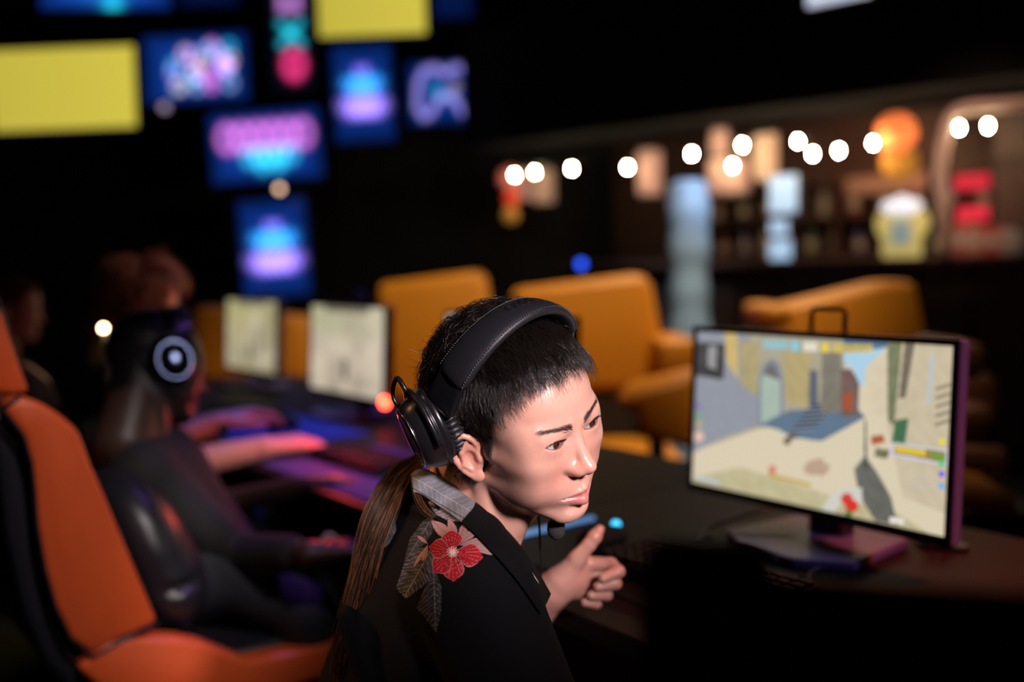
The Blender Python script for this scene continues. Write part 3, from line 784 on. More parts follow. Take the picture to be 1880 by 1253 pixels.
pc_ = np.where(rng.random((n + 40, 1)) < 0.78, np.array([[0.010, 0.006, 0.004]]), np.array([[0.16, 0.055, 0.020]]) * rng.uniform(0.4, 1.2, (n + 40, 1)))
pt = link('ponytail', strands_mesh('ponytail', K2W(np.vstack([CP, CC])), np.linspace(0.00045, 0.00022, 26)[None, :], col=pc_), player, M_auburn)
pt['kind'] = 'stuff'; pt['label'] = 'long auburn ponytail hanging down the back'

# ================================================================== headset of the front player (axes of his head)
M_leather = mat('black_leather', (0.013, 0.013, 0.017), 0.42, noise=0.2, nscale=300, bump=0.25, bscale=900)
M_plastic = mat('black_plastic', (0.008, 0.008, 0.010), 0.28, noise=0.05)
M_gloss = mat('gloss_black_plate', (0.004, 0.004, 0.005), 0.08, noise=0.02, coat=0.5)
M_chrome = mat('dark_chrome', (0.35, 0.35, 0.38), 0.22, metal=1.0)
M_thread = mat('grey_thread', (0.05, 0.05, 0.06), 0.7)
M_foam = mat('mic_foam', (0.018, 0.018, 0.020), 0.95, noise=0.3, nscale=900, bump=0.8, bscale=900)
def mh(build):                      # mesh given in head axes -> world
    return build
HM = Matrix.Identity(4)
_hm = KM @ HR; _ho = K2W(HT)
for i in range(3):
    for j in range(3): HM[i][j] = _hm[i][j]
    HM[i][3] = _ho[i]
def band_pt(a, off=0.0):
    """centre line of the headband at angle a (0 at the crown), pushed out by off."""
    return Vector((0.014 - 0.047 * (1 - math.cos(a)), (0.101 + off) * math.sin(a), 0.062 + (0.104 + off) * math.cos(a)))
headset = empty('headset', (0, 0, 0))
tag(headset, 'black leather headset worn by the man in the floral shirt', 'headset')
def band_mesh(a0, a1, n, wid, thick, m=20, pw=2.6):
    V_ = []; 
    for i in range(n):
        a = a0 + (a1 - a0) * i / (n - 1); c = band_pt(a)
        o = Vector((0, math.sin(a), math.cos(a))); tn = (band_pt(a + 0.01) - band_pt(a - 0.01)).normalized()
        o = (o - tn * o.dot(tn)).normalized(); s = tn.cross(o)
        e = min(1.0, 4.0 * min(i, n - 1 - i) / (n - 1) + 0.86)
        for k in range(m):
            t_ = 2 * math.pi * k / m; cs, sn = math.cos(t_), math.sin(t_)
            x = math.copysign(abs(cs) ** (2 / pw), cs) * wid / 2 * e; y = math.copysign(abs(sn) ** (2 / pw), sn) * thick / 2 * e
            V_.append(c + s * x + o * y)
    ID = np.arange(n * m).reshape(n, m)
    Q = np.stack([ID[:-1], ID[1:], np.roll(ID, -1, 1)[1:], np.roll(ID, -1, 1)[:-1]], -1).reshape(-1, 4).tolist()
    Q += [ID[0].tolist(), ID[-1][::-1].tolist()]
    return V_, Q
def from_head(name, V_, Q, m, parent, smooth=True):
    me_ = bpy.data.meshes.new(name); me_.from_pydata([HM @ v for v in V_], [], Q); me_.update()
    bm_ = bmesh.new(); bm_.from_mesh(me_); bmesh.ops.recalc_face_normals(bm_, faces=bm_.faces[:]); bm_.to_mesh(me_); bm_.free()
    return link(name, me_, parent, m, smooth)
band = from_head('headband', *band_mesh(-1.12, 1.12, 60, 0.050, 0.017), M_leather, headset)
band['label'] = 'padded leather headband with stitched edge'
mb = MB()
for sx in (1, -1):
    for i in range(74):
        a = -1.07 + 2.14 * i / 73; c = band_pt(a); tn = (band_pt(a + .01) - band_pt(a - .01)).normalized()
        o = Vector((0, math.sin(a), math.cos(a))); o = (o - tn * o.dot(tn)).normalized(); s = tn.cross(o)
        b = c + s * (0.0238 * sx) + o * 0.0052
        mb.tube([HM @ (b - tn * 0.0011 + s * 0.0006 * sx), HM @ (b + tn * 0.0011 - s * 0.0004 * sx + o * 0.0003)], 0.0007, 5)
st = mb.build('stitching', M_thread, band, True); st['kind'] = 'stuff'
# raised letters on the crown of the band
cu = bpy.data.curves.new('letters', 'FONT'); cu.body = 'PRO'; cu.size = 0.020; cu.extrude = 0.0006; cu.align_x = 'CENTER'; cu.align_y = 'CENTER'
cu.space_character = 1.15; cu.resolution_u = 4
to = bpy.data.objects.new('letters', cu); COL.objects.link(to); bpy.context.view_layer.update()
me_ = bpy.data.meshes.new_from_object(to); bpy.data.objects.remove(to)
for v in me_.vertices:
    x, y, z = v.co; a = 0.02 - x / 0.112; c = band_pt(a)
    tn = (band_pt(a + .01) - band_pt(a - .01)).normalized(); o = Vector((0, math.sin(a), math.cos(a))); o = (o - tn * o.dot(tn)).normalized(); s = tn.cross(o)
    v.co = HM @ (c + s * (y - 0.004) + o * (0.0086 + z * 0.8))
lt = link('letters', me_, band, M_plastic, False)
# arms, sliders, cups
def cup(sg):
    ax = Vector((-0.32, 0.90 * sg, -0.20)).normalized(); c = Vector((-0.057, 0.089 * sg, 0.031))
    M = HM @ frame(c, ax, (0.05, 0, 1))
    root = MB().lathe([(0.030, -0.004), (0.0505, -0.004), (0.0520, 0.000), (0.0520, 0.004), (0.0500, 0.0055), (0.0500, 0.0075), (0.0515, 0.009), (0.0505, 0.012),
                       (0.0470, 0.022), (0.0430, 0.030), (0.0390, 0.034), (0.0, 0.034)], M, 48, 0.86).build('ear_cup', M_plastic, headset, True)
    MB().lathe([(0.0395, 0.0335), (0.0405, 0.0345), (0.0400, 0.0362), (0.0385, 0.0362)], M, 48, 0.86).build('rim', M_chrome, root, True)
    MB().lathe([(0.0386, 0.034), (0.0386, 0.0360), (0.030, 0.0372), (0.0, 0.0380)], M, 48, 0.86).build('cover_plate', M_gloss, root, True)
    mb = MB(); n = 40
    for k in range(n):                                       # pleated cushion
        a0, a1 = 2 * math.pi * k / n, 2 * math.pi * (k + 0.8) / n; am = (a0 + a1) / 2
        pts = []
        for (r, h) in ((0.046, -0.003), (0.0485, -0.009), (0.0470, -0.016), (0.0400, -0.020), (0.034, -0.018)):
            pts.append(M @ Vector((r * math.cos(am), r * 0.86 * math.sin(am), h)))
        mb.tube(pts, [0.0030, 0.0042, 0.0042, 0.0036, 0.0026], 7)
    mb.lathe([(0.030, -0.018), (0.040, -0.0195), (0.046, -0.012), (0.0455, -0.003)], M, 40, 0.86)
    cush = mb.build('ear_cushion', M_leather, root, True)
    # flat arm from band to cup
    p0 = band_pt(1.10 * sg); p1 = c + ax * 0.012 + Vector((0.004, 0, 0.058))
    from_head('slider_arm', *band_mesh(1.04 * sg, 1.50 * sg, 14, 0.044, 0.010, 16, 5.0), M_plastic, headset)
    yk = MB(); arc = []
    for t_ in np.linspace(-1.0, 1.0, 17):
        arc.append(M @ Vector((0.056 * math.cos(t_ * 1.45), 0.0505 * math.sin(t_ * 1.45), 0.014)))
    yk.tube(arc, 0.0034, 8); yk.build('yoke', M_plastic, headset, True)
    lp = MB(); q = c + ax * 0.020 + Vector((-0.030, 0, 0.045))
    lp.tube([HM @ (q + Vector((0.016 * math.cos(t_), 0.003 * sg * math.sin(2 * t_), 0.020 * math.sin(t_)))) for t_ in np.linspace(0, 2 * math.pi, 18)[:-1]], 0.003, 8, closed=True)
    lp.build('cable_loop', M_plastic, headset, True)
    b = MB(); b.tube([HM @ (p0 + Vector((0.018, -0.002 * sg, -0.004))), HM @ (p1 + Vector((0.022, -0.010 * sg, 0.004)))], 0.0024, 8); b.build('spring_rod', M_plastic, headset, True)
    return root
cup(-1); cup(1)
mic = Vector(K2H(KP(1021, 972, 1.245)))
bt = MB(); bt.tube([HM @ Vector(q) for q in smooth_curve([(-0.03, 0.105, 0.0), (0.01, 0.100, -0.06), (0.03, 0.060, -0.115), tuple(mic + Vector((-0.004, 0.004, -0.004)))], 14)], 0.0028, 8)
bt.build('microphone_boom', M_plastic, headset, True)
fm = MB(); fm.lathe([(0.0, -0.014), (0.006, -0.013), (0.0105, -0.007), (0.0115, 0.0), (0.0110, 0.007), (0.007, 0.0125), (0.0, 0.014)], Matrix.Translation(HM @ mic) @ Matrix.Rotation(0.5, 4, 'X'), 20)
fm.build('microphone_foam', M_foam, headset, True)
cb = MB(); cb.tube([K2W(q) for q in smooth_curve([KP(985, 930, 1.30), KP(990, 960, 1.30), KP(991, 1000, 1.30), KP(994, 1045, 1.305), KP(985, 1120, 1.32), KP(960, 1260, 1.33)], 24)], 0.0016, 6)
cb.build('cable', M_plastic, headset, True)

# ================================================================== the hall: dark shell
M_wallb = mat('black_wall', (0.010, 0.010, 0.012), 0.8, noise=0.3, nscale=6, bump=0.2, bscale=60)
M_floor = mat('dark_floor', (0.016, 0.015, 0.017), 0.45, noise=0.4, nscale=3, bump=0.1, bscale=80)
M_ceil = mat('black_ceiling', (0.006, 0.006, 0.008), 0.9)
struct(MB().box((1.0, 3.5, -0.05), (13.0, 15.0, 0.10)).build('floor', M_floor))
struct(MB().box((1.0, 3.5, 4.45), (13.0, 15.0, 0.10)).build('ceiling', M_ceil))
struct(MB().box((1.0, 10.05, 2.2), (13.0, 0.10, 4.4)).build('wall_back', M_wallb))
struct(MB().box((-5.45, 3.5, 2.2), (0.10, 15.0, 4.4)).build('wall_left', M_wallb))
struct(MB().box((7.45, 3.5, 2.2), (0.10, 15.0, 4.4)).build('wall_right', M_wallb))

# ================================================================== desk row
DESK = 0.76
e_ = np.array([0.605, -0.796, 0.0]); v_ = np.array([0.796, 0.605, 0.0])       # along the row (towards us), and where players face
MON0 = P(1482, 778, 1.82)[:2]; STEP = np.array([-0.566, 0.872])
def row(k, along=0.0, ahead=0.0, z=DESK):
    b = MON0 + STEP * k
    return np.array([b[0] + e_[0] * along + v_[0] * ahead, b[1] + e_[1] * along + v_[1] * ahead, z])
def row_m(k, along=0.0, ahead=0.0, z=DESK, turn=0.0):
    """matrix: x along the row towards us, y ahead of the player, z up."""
    c = row(k, along, ahead, z); M = Matrix(((e_[0], v_[0], 0, c[0]), (e_[1], v_[1], 0, c[1]), (0, 0, 1, c[2]), (0, 0, 0, 1)))
    return M @ Matrix.Rotation(turn, 4, 'Z')
M_desk = mat('dark_desk_top', (0.012, 0.0075, 0.0065), 0.5, noise=0.25, nscale=12, spec=0.08)
M_dleg = mat('black_steel', (0.012, 0.012, 0.013), 0.5)
for k in range(4):
    d = empty('gaming_desk'); names = ['in front of the man in the floral shirt', 'before the dark-skinned player with the bead bracelet', 'under the second blurred monitor', 'at the far end of the row']
    tag(d, 'black gaming desk ' + names[k], 'desk', 'desks of the gaming row')
    m = row_m(k, 0, 0, DESK)
    L0, L1 = (-0.52, 1.15) if k == 0 else (-0.52, 0.518)
    MB().box(((L0 + L1) / 2, -0.10, -0.0175), (L1 - L0, 0.90, 0.035), m, 0.004).build('desk_top', M_desk, d)
    for x in (L0 + 0.05, L1 - 0.05):
        MB().box((x, -0.10, -0.035 - (DESK - 0.035) / 2), (0.05, 0.70, DESK - 0.036), m, 0.004).build('leg_panel', M_dleg, d)
    MB().box(((L0 + L1) / 2, 0.30, -0.20), (L1 - L0 - 0.16, 0.02, 0.30), m).build('modesty_panel', M_dleg, d)

# ------------------------------------------------------------------ monitors
M_bezel = mat('black_bezel', (0.012, 0.012, 0.016), 0.4)
M_side = mat('violet_lit_case', (0.09, 0.08, 0.19), 0.42)  # base colour carries the violet light falling on the monitor's side
def raster(nx, ny, fn, w_, h_, M, name, strength, parent, z=0.0):
    """a screen: grid of coloured points that give off light; fn(u, v down) -> rgb."""
    u, v = np.meshgrid(np.linspace(0, 1, nx), np.linspace(0, 1, ny), indexing='ij')
    uv = np.c_[u.ravel(), v.ravel()]; c = np.clip(fn(uv), 0, None)
    pts = np.c_[(uv[:, 0] - .5) * w_, np.full(len(uv), z), (.5 - uv[:, 1]) * h_]
    Mn = np.array(M); W_ = pts @ Mn[:3, :3].T + Mn[:3, 3]
    me_ = mesh_np(name, W_, grid_faces(nx, ny), c)
    return link(name, me_, parent, screen_mat(name + '_glow', strength), False)
def srgb(r, g, b): return np.array([(x / 255.0) ** 2.2 for x in (r, g, b)])
# the street on the near screen, drawn with shapes measured on the glass
def homog(src, dst):
    A = []
    for (x, y), (u, v) in zip(src, dst):
        A.append([x, y, 1, 0, 0, 0, -u * x, -u * y, -u]); A.append([0, 0, 0, x, y, 1, -v * x, -v * y, -v])
    return np.linalg.svd(np.array(A, float))[2][-1].reshape(3, 3)
SC = [(1272, 603), (1737, 626), (1727, 972), (1259, 880)]
Hinv = homog([(0, 0), (1, 0), (1, 1), (0, 1)], SC)
def street(uv):
    q = np.c_[uv, np.ones(len(uv))] @ Hinv.T; p = q[:, :2] / q[:, 2:]
    n1 = np.sin(p[:, 0] * 0.10 + 2 * np.sin(p[:, 1] * 0.06)) * np.sin(p[:, 1] * 0.09 + np.sin(p[:, 0] * 0.05) * 3)
    c = np.tile(srgb(216, 203, 176), (len(p), 1))
    def poly(pts, col, n=0.0):
        m = inpoly(p, pts); c[m] = srgb(*col) * (1 + 0.45 * n * n1[m])[:, None]
    poly([(1240, 580), (1540, 580), (1545, 745), (1380, 780), (1240, 830)], (170, 162, 140), 0.12)      # ochre walls
    poly([(1240, 580), (1340, 580), (1385, 640), (1385, 775), (1330, 790), (1240, 835)], (146, 150, 160), 0.05)   # shaded wall
    poly([(1322, 600), (1345, 600), (1347, 690), (1326, 660)], (206, 178, 112), 0.1)
    poly([(1350, 620), (1385, 625), (1383, 720), (1352, 700)], (172, 158, 116), 0.15)
    poly([(1430, 640), (1480, 640), (1476, 740), (1435, 730)], (178, 162, 116), 0.15)
    poly([(1385, 690), (1395, 660), (1410, 650), (1424, 665), (1430, 700), (1430, 775), (1383, 775)], (128, 138, 150))   # arched doorway
    poly([(1389, 690), (1400, 668), (1414, 668), (1424, 695), (1424, 770), (1389, 772)], (166, 184, 170), 0.05)
    poly([(1393, 680), (1402, 662), (1414, 664), (1422, 690)], (112, 108, 106))
    poly([(1478, 672), (1492, 672), (1494, 740), (1476, 735)], (96, 102, 114))
    poly([(1385, 772), (1440, 745), (1560, 735), (1580, 755), (1545, 775), (1500, 800), (1450, 795), (1420, 780)], (98, 118, 140), 0.08)  # street shade
    for k in range(6):
        y = 735 + k * 8; x = 1478 - k * 6
        poly([(x, y), (x + 44, y - 4), (x + 44, y), (x, y + 4)], (60, 66, 78)); poly([(x, y + 4), (x + 44, y), (x + 42, y + 4), (x - 2, y + 8)], (122, 134, 150))
    poly([(1500, 640), (1535, 640), (1540, 745), (1498, 750)], (128, 122, 110), 0.2)
    poly([(1535, 670), (1552, 668), (1568, 690), (1566, 755), (1536, 755)], (118, 96, 90), 0.2)
    poly([(1540, 710), (1556, 712), (1555, 745), (1540, 742)], (168, 84, 56))
    poly([(1541, 620), (1625, 622), (1585, 690), (1570, 700), (1555, 665), (1540, 660)], (170, 206, 228))  # sky
    poly([(1538, 600), (1625, 606), (1620, 630), (1540, 640)], (92, 116, 142))
    poly([(1578, 668), (1618, 628), (1628, 760), (1580, 745)], (214, 200, 172), 0.1)                      # pale house
    poly([(1618, 610), (1740, 626), (1735, 930), (1650, 900), (1620, 770)], (200, 186, 158), 0.12)        # wall at the right
    poly([(1618, 610), (1645, 614), (1632, 770), (1620, 760)], (120, 124, 96), 0.25)                       # climbing plant
    poly([(1650, 616), (1668, 618), (1652, 720), (1640, 720)], (116, 106, 92), 0.2)
    poly([(1695, 640), (1703, 640), (1698, 730), (1690, 730)], (186, 192, 196))
    for k in range(5): poly([(1705, 700 + 16 * k), (1733, 692 + 16 * k), (1732, 698 + 16 * k), (1706, 707 + 16 * k)], (150, 138, 116))
    poly([(1634, 760), (1658, 756), (1652, 802), (1628, 800)], (70, 112, 78))                              # green shutter
    poly([(1590, 790), (1612, 786), (1616, 800), (1592, 806)], (176, 96, 66), 0.3)
    poly([(1600, 810), (1625, 815), (1620, 830), (1596, 826)], (110, 110, 80), 0.4)
    poly([(1265, 870), (1350, 850), (1520, 900), (1640, 930), (1730, 985), (1255, 885)], (190, 180, 142), 0.15)
    poly([(1428, 800), (1450, 782), (1456, 788), (1436, 810)], (98, 92, 76))
    m = ((p[:, 0] - 1490) / 20) ** 2 + ((p[:, 1] - 848) / 14) ** 2 < 1 + 0.6 * n1; c[m] = c[m] * 0.55 + srgb(140, 60, 50) * 0.45
    # dark tool held at the lower right, pale wheel and red flowers beside it
    poly([(1560, 850), (1580, 825), (1605, 860), (1628, 900), (1640, 950), (1600, 945), (1570, 900)], (104, 104, 98), 0.25)
    poly([(1578, 760), (1581, 760), (1584, 850), (1578, 850)], (78, 84, 80))
    d = np.hypot(p[:, 0] - 1560, p[:, 1] - 945); m = (d < 62) & (d > 38) & (p[:, 0] < 1575) & (p[:, 1] < 935); c[m] = srgb(206, 204, 194)
    for q, r, col in (((1547, 905), 11, (206, 70, 54)), ((1556, 918), 12, (214, 58, 48)), ((1551, 932), 7, (96, 120, 60))):
        m = np.hypot(*(p - np.array(q)).T) < r; c[m] = srgb(*col)
    # plain on-screen panels
    poly([(1272, 622), (1322, 626), (1320, 690), (1268, 684)], (70, 68, 70), 0.8)
    poly([(1292, 630), (1308, 628), (1306, 672), (1290, 668)], (150, 150, 150), 0.5)
    for x0, x1, col in ((1392, 1440, (128, 206, 224)), (1445, 1458, (130, 206, 228)), (1466, 1492, (226, 220, 204)), (1499, 1512, (232, 206, 70)), (1520, 1593, (226, 194, 60))):
        y0 = 604 + (x0 - 1272) * 0.05; m = (p[:, 0] > x0) & (p[:, 0] < x1) & (p[:, 1] > y0 + 8) & (p[:, 1] < y0 + 24)
        st_ = (np.sin(p[:, 0] * 1.1) > -0.35) if x1 - x0 > 30 else np.ones(len(p), bool); c[m & st_] = srgb(*col)
    poly([(1380, 598), (1600, 608), (1600, 612), (1380, 602)], (40, 44, 50))
    poly([(1402, 860), (1480, 878), (1480, 884), (1402, 866)], (190, 160, 60)); poly([(1404, 846), (1416, 848), (1414, 862), (1402, 860)], (208, 120, 100))
    poly([(1626, 800), (1732, 812), (1730, 842), (1624, 824)], (206, 200, 214)); poly([(1632, 805), (1726, 816), (1725, 835), (1632, 820)], (152, 132, 76))
    poly([(1634, 807), (1690, 813), (1690, 824), (1634, 817)], (222, 194, 62)); poly([(1700, 816), (1724, 818), (1724, 836), (1700, 832)], (120, 150, 70))
    for y, col in ((797, (228, 214, 60)), (856, (128, 104, 226)), (878, (110, 178, 236)), (838, (110, 196, 140))):
        m = np.hypot(p[:, 0] - 1719, p[:, 1] - y) < 6; c[m] = srgb(*col)
    for y in (858, 876): poly([(1660, y), (1712, y + 4), (1712, y + 6), (1660, y + 2)], (196, 190, 200))
    poly([(1626, 936), (1652, 940), (1652, 950), (1626, 946)], (236, 226, 222))
    for q, col in (((1273, 740), (130, 110, 190)), ((1272, 756), (100, 170, 110)), ((1272, 772), (200, 180, 80)), ((1272, 795), (226, 190, 170))):
        m = np.hypot(*(p - np.array(q)).T) < (5 if q[1] < 790 else 10); c[m] = srgb(*col)
    poly([(1268, 868), (1310, 878), (1310, 884), (1268, 874)], (180, 196, 214))
    return c
def pale_game(seed, a, b, c2):
    r = np.random.default_rng(seed); bl = [(r.random(2), r.uniform(0.04, 0.16), r.uniform(-1, 1)) for _ in range(26)]
    def fn(uv):
        t = uv[:, 1:2]; c = srgb(*a) * (1 - ss(0.30, 0.42, t)) + srgb(*b) * ss(0.30, 0.42, t)
        for q, s_, w_ in bl:
            k = np.exp(-(((uv - q) / (s_, s_ * 1.3)) ** 2).sum(1))[:, None] * 0.45
            c = c * (1 - k) + (srgb(*c2) if w_ > 0 else srgb(226, 214, 190)) * k
        m = (np.abs(uv[:, 0] - 0.5) < 0.035) & (np.abs(uv[:, 1] - 0.72) < 0.12); c[m] = srgb(110, 100, 84)
        m = (uv[:, 1] < 0.07) & (np.abs(uv[:, 0] - 0.5) < 0.3); c[m] = srgb(120, 116, 96)
        return c
    return fn
def monitor(k, fn, strength, label, nx, ny, led=None):
    root = empty('monitor', tuple(row(k)));  tag(root, label, 'monitor', 'monitors along the gaming row')
    m = row_m(k, 0, 0, DESK); t_ = m @ Matrix.Translation((0, 0, 0.232)) @ Matrix.Rotation(math.radians(-3.5), 4, 'X')
    MB().box((0, 0.016, 0), (0.566, 0.030, 0.336), t_, 0.004).build('case', M_side, root)
    fr = MB()
    for c, s in (((0, -0.001, 0.1625), (0.566, 0.006, 0.011)), ((0, -0.001, -0.160), (0.566, 0.006, 0.016)), ((-0.2775, -0.001, 0), (0.011, 0.006, 0.336)), ((0.2775, -0.001, 0), (0.011, 0.006, 0.336))):
        fr.box(c, s, t_, 0.001)
    fr.build('bezel', M_bezel, root)
    raster(nx, ny, fn, 0.545, 0.311, t_ @ Matrix.Translation((0, 0, 0.0025)), 'screen', strength, root, -0.0008)
    MB().box((0, 0.055, -0.02), (0.20, 0.05, 0.16), t_, 0.012).build('rear_housing', M_bezel, root)
    MB().box((0, 0.075, 0.17), (0.075, 0.045, 0.32), m, 0.008).build('stand_neck', M_bezel, root)
    MB().prism([m @ Vector(q) for q in ((-0.14, -0.06, 0.0), (-0.06, -0.12, 0.0), (0.06, -0.12, 0.0), (0.14, -0.06, 0.0), (0.12, 0.14, 0.0), (-0.12, 0.14, 0.0))], (0, 0, 0.018), 0.004).build('stand_base', M_side, root)
    hd = [t_ @ Vector(q) for q in ((-0.036, 0.05, 0.155), (-0.036, 0.05, 0.205), (-0.030, 0.05, 0.211), (0.030, 0.05, 0.211), (0.036, 0.05, 0.205), (0.036, 0.05, 0.155))]
    MB().tube(hd, 0.0045, 8).build('carry_handle', M_side, root, True)
    rebase(root); return root, t_
mon0, T0 = monitor(0, street, 1.0, 'monitor showing a sunlit street game, right of the man in the floral shirt', 460, 260)
monitor(1, pale_game(3, (196, 196, 176), (206, 190, 160), (150, 140, 120)), 0.9, 'monitor mostly hidden behind the head of the man in the floral shirt', 80, 50)
mon2, T2 = monitor(2, pale_game(5, (184, 180, 146), (200, 184, 164), (140, 126, 112)), 0.95, 'blurred beige monitor with red glow on its right edge', 80, 50)
monitor(3, pale_game(9, (190, 180, 130), (184, 172, 130), (130, 124, 106)), 0.85, 'farthest blurred beige monitor, before the lower blue wall screen', 80, 50)

# ------------------------------------------------------------------ keyboards, mice, mats, cables
M_key = mat('keyboard_black', (0.007, 0.007, 0.008), 0.6, spec=0.2)
M_mat = mat('mouse_mat_purple', (0.055, 0.05, 0.20), 0.85, bump=0.2, bscale=900)
M_matb = mat('mouse_mat_blue', (0.015, 0.06, 0.36), 0.85, bump=0.2, bscale=900)
M_cyan = mat('cyan_led', (0.02, 0.2, 0.4), 0.4, emit=(0.05, 0.55, 1.0), estr=2.2)
M_red = mat('red_led', (0.4, 0.02, 0.01), 0.4, emit=(1.0, 0.05, 0.02), estr=22.0)
def keyboard(M, label, lit):
    root = empty('keyboard', M.translation); tag(root, label, 'keyboard', 'keyboards on the gaming row')
    MB().box((0, 0, 0.012), (0.36, 0.135, 0.022), M, 0.004).build('case', M_key, root)
    base = None
    for r in range(5):
        for c in range(14):
            x = -0.165 + c * 0.0254; y = 0.050 - r * 0.0245
            if base is None:
                base = MB().box((0, 0, 0), (0.0195, 0.0185, 0.010), None, 0.002, 1).build('key', M_key, root); o = base
            else:
                o = base.copy(); COL.objects.link(o); o.parent = root
            o.matrix_basis = M @ Matrix.Translation((x, y, 0.027))
    if lit:
        MB().box((0, 0.0655, 0.018), (0.352, 0.005, 0.009), M, 0.001).build('light_bar', M_cyan, root)
    rebase(root)
    return root
def mouse(M, label, led):
    root = empty('computer_mouse', M.translation); tag(root, label, 'mouse', 'mice on the gaming row')
    c = np.array(M.translation); v = Vol(c - 0.09, c + 0.09, 0.004)
    a = np.array(M @ Vector((0, -0.028, 0.014))); b = np.array(M @ Vector((0, 0.030, 0.012)))
    v.cap(a, b, 0.030, 0.026, 0); v.fn(lambda X, Y, Z: Z - (c[2] + 0.0005) + 0 * X + 0 * Y, c - 0.1, c + 0.1, 0, sub=True)
    V_, F_ = v.mesh(1); link('shell', mesh_np('shell', V_, F_), root, M_key)
    w_ = M @ Matrix.Translation((0, 0.035, 0.036)) @ Matrix.Rotation(math.pi / 2, 4, 'Y')
    MB().lathe([(0.0, -0.004), (0.009, -0.004), (0.009, 0.004), (0.0, 0.004)], w_, 16).build('scroll_wheel', M_cyan if led else M_dleg, root, True)
    rebase(root); return root
def desk_mat(M, w_, h_, m, label):
    o = MB().box((0, 0, 0.002), (w_, h_, 0.004), M, 0.0015, 1).build('mouse_mat', m); return tag(o, label, 'mouse mat', 'mats on the gaming row')
desk_mat(row_m(1, 0.0, -0.33), 0.85, 0.38, M_mat, 'purple mouse mat under the arms of the dark-skinned player')
desk_mat(row_m(2, 0.0, -0.33), 0.85, 0.38, M_matb, 'blue mouse mat before the monitor with the red glow')
gm = tag(empty('gaming_mat', tuple(row(0, -0.15, -0.30))), 'black gaming mat with pale blue lit edge behind the microphone', 'mouse mat', 'mats on the gaming row')
MB().box((0, 0, 0.002), (0.50, 0.30, 0.004), row_m(0, -0.15, -0.30), 0.0015, 1).build('mat', M_key, gm)
MB().box((-0.253, 0.01, 0.006), (0.012, 0.25, 0.010), row_m(0, -0.15, -0.30), 0.002).build('light_edge', mat('pale_blue_led', (0.1, 0.2, 0.35), 0.4, emit=(0.16, 0.36, 0.75), estr=0.6), gm)
rebase(gm)
mouse(row_m(0, -0.24, -0.29, DESK + 0.0045), 'black mouse with cyan lit wheel behind the raised hand', True)
keyboard(row_m(0, 0.02, -0.31, DESK + 0.0045, 0.05), 'black keyboard on the mat with the pale blue lit edge', False)
keyboard(row_m(1, -0.20, -0.32, DESK + 0.004, 0.05), 'black keyboard on the purple mat', False)
keyboard(row_m(2, -0.18, -0.30, DESK + 0.004, 0.05), 'black keyboard on the blue mat', False)
mouse(row_m(1, 0.18, -0.30, DESK + 0.004), 'black mouse with blue lit wheel on the purple mat', True)
mouse(row_m(2, 0.16, -0.32, DESK + 0.004), 'dark mouse under the reddish hand on the blue mat', False)
def cable(name, pts, r, m, label):
    o = MB().tube([tuple(q) for q in smooth_curve(pts, 40)], r, 6).build(name, m, None, True); return tag(o, label, 'cable')
M_cab = mat('grey_cable', (0.09, 0.08, 0.085), 0.5)
cable('power_cable', [row(0, -0.10, 0.10, DESK + 0.05), Pz(1340, 955, DESK + 0.03), Pz(1300, 975, DESK + 0.008), Pz(1280, 1000, DESK + 0.005)], 0.003, M_cab, 'grey cable curling off the desk left of the street game monitor')
cable('keyboard_cable', [Pz(1150, 1030, DESK + 0.012), Pz(1230, 1020, DESK + 0.005), Pz(1320, 1012, DESK + 0.005), Pz(1380, 998, DESK + 0.005), Pz(1420, 985, DESK + 0.006)], 0.0016, M_cab, 'thin cable lying on the desk behind the raised hand')
cable('usb_cable', [row(0, 0.02, -0.13, DESK + 0.01), Pz(1520, 1035, DESK + 0.005), Pz(1490, 1050, DESK + 0.005), Pz(1484, 1075, DESK + 0.005)], 0.0018, M_cab, 'short cable in front of the street game monitor stand')
# small phone stand right of the near monitor
ps = tag(empty('phone_stand', tuple(Pz(1730, 1005, DESK))), 'small dark stand on the desk at the right end of the street game monitor', 'stand')
mm = Matrix.Translation(ps.location) @ Matrix.Rotation(-0.6, 4, 'Z')
MB().lathe([(0.0, 0.0), (0.045, 0.0), (0.045, 0.008), (0.0, 0.010)], mm, 24, 0.6).build('foot', M_bezel, ps)
MB().box((-0.02, 0, 0.02), (0.012, 0.05, 0.030), mm, 0.002).build('clip', M_side, ps); MB().box((0.005, 0, 0.016), (0.008, 0.05, 0.022), mm, 0.002).build('clip', M_side, ps)
rebase(ps)
# red light on the right edge of the second blurred monitor
rl = tag(empty('red_lamp', tuple(T2 @ Vector((0.300, 0.0, -0.150)))), 'small glowing red lamp at the lower right corner of a blurred monitor', 'lamp')
lm_ = Matrix.Translation(T2 @ Vector((0.302, -0.01, -0.155)))
MB().lathe([(0.0, -0.016), (0.010, -0.013), (0.014, 0.0), (0.010, 0.013), (0.0, 0.016)], lm_, 16).build('bulb', M_red, rl, True)
MB().box((0, 0.018, 0), (0.012, 0.012, 0.20), T2 @ Matrix.Translation((0.292, 0.0, -0.06)), 0.002).build('holder', M_bezel, rl)
rebase(rl)


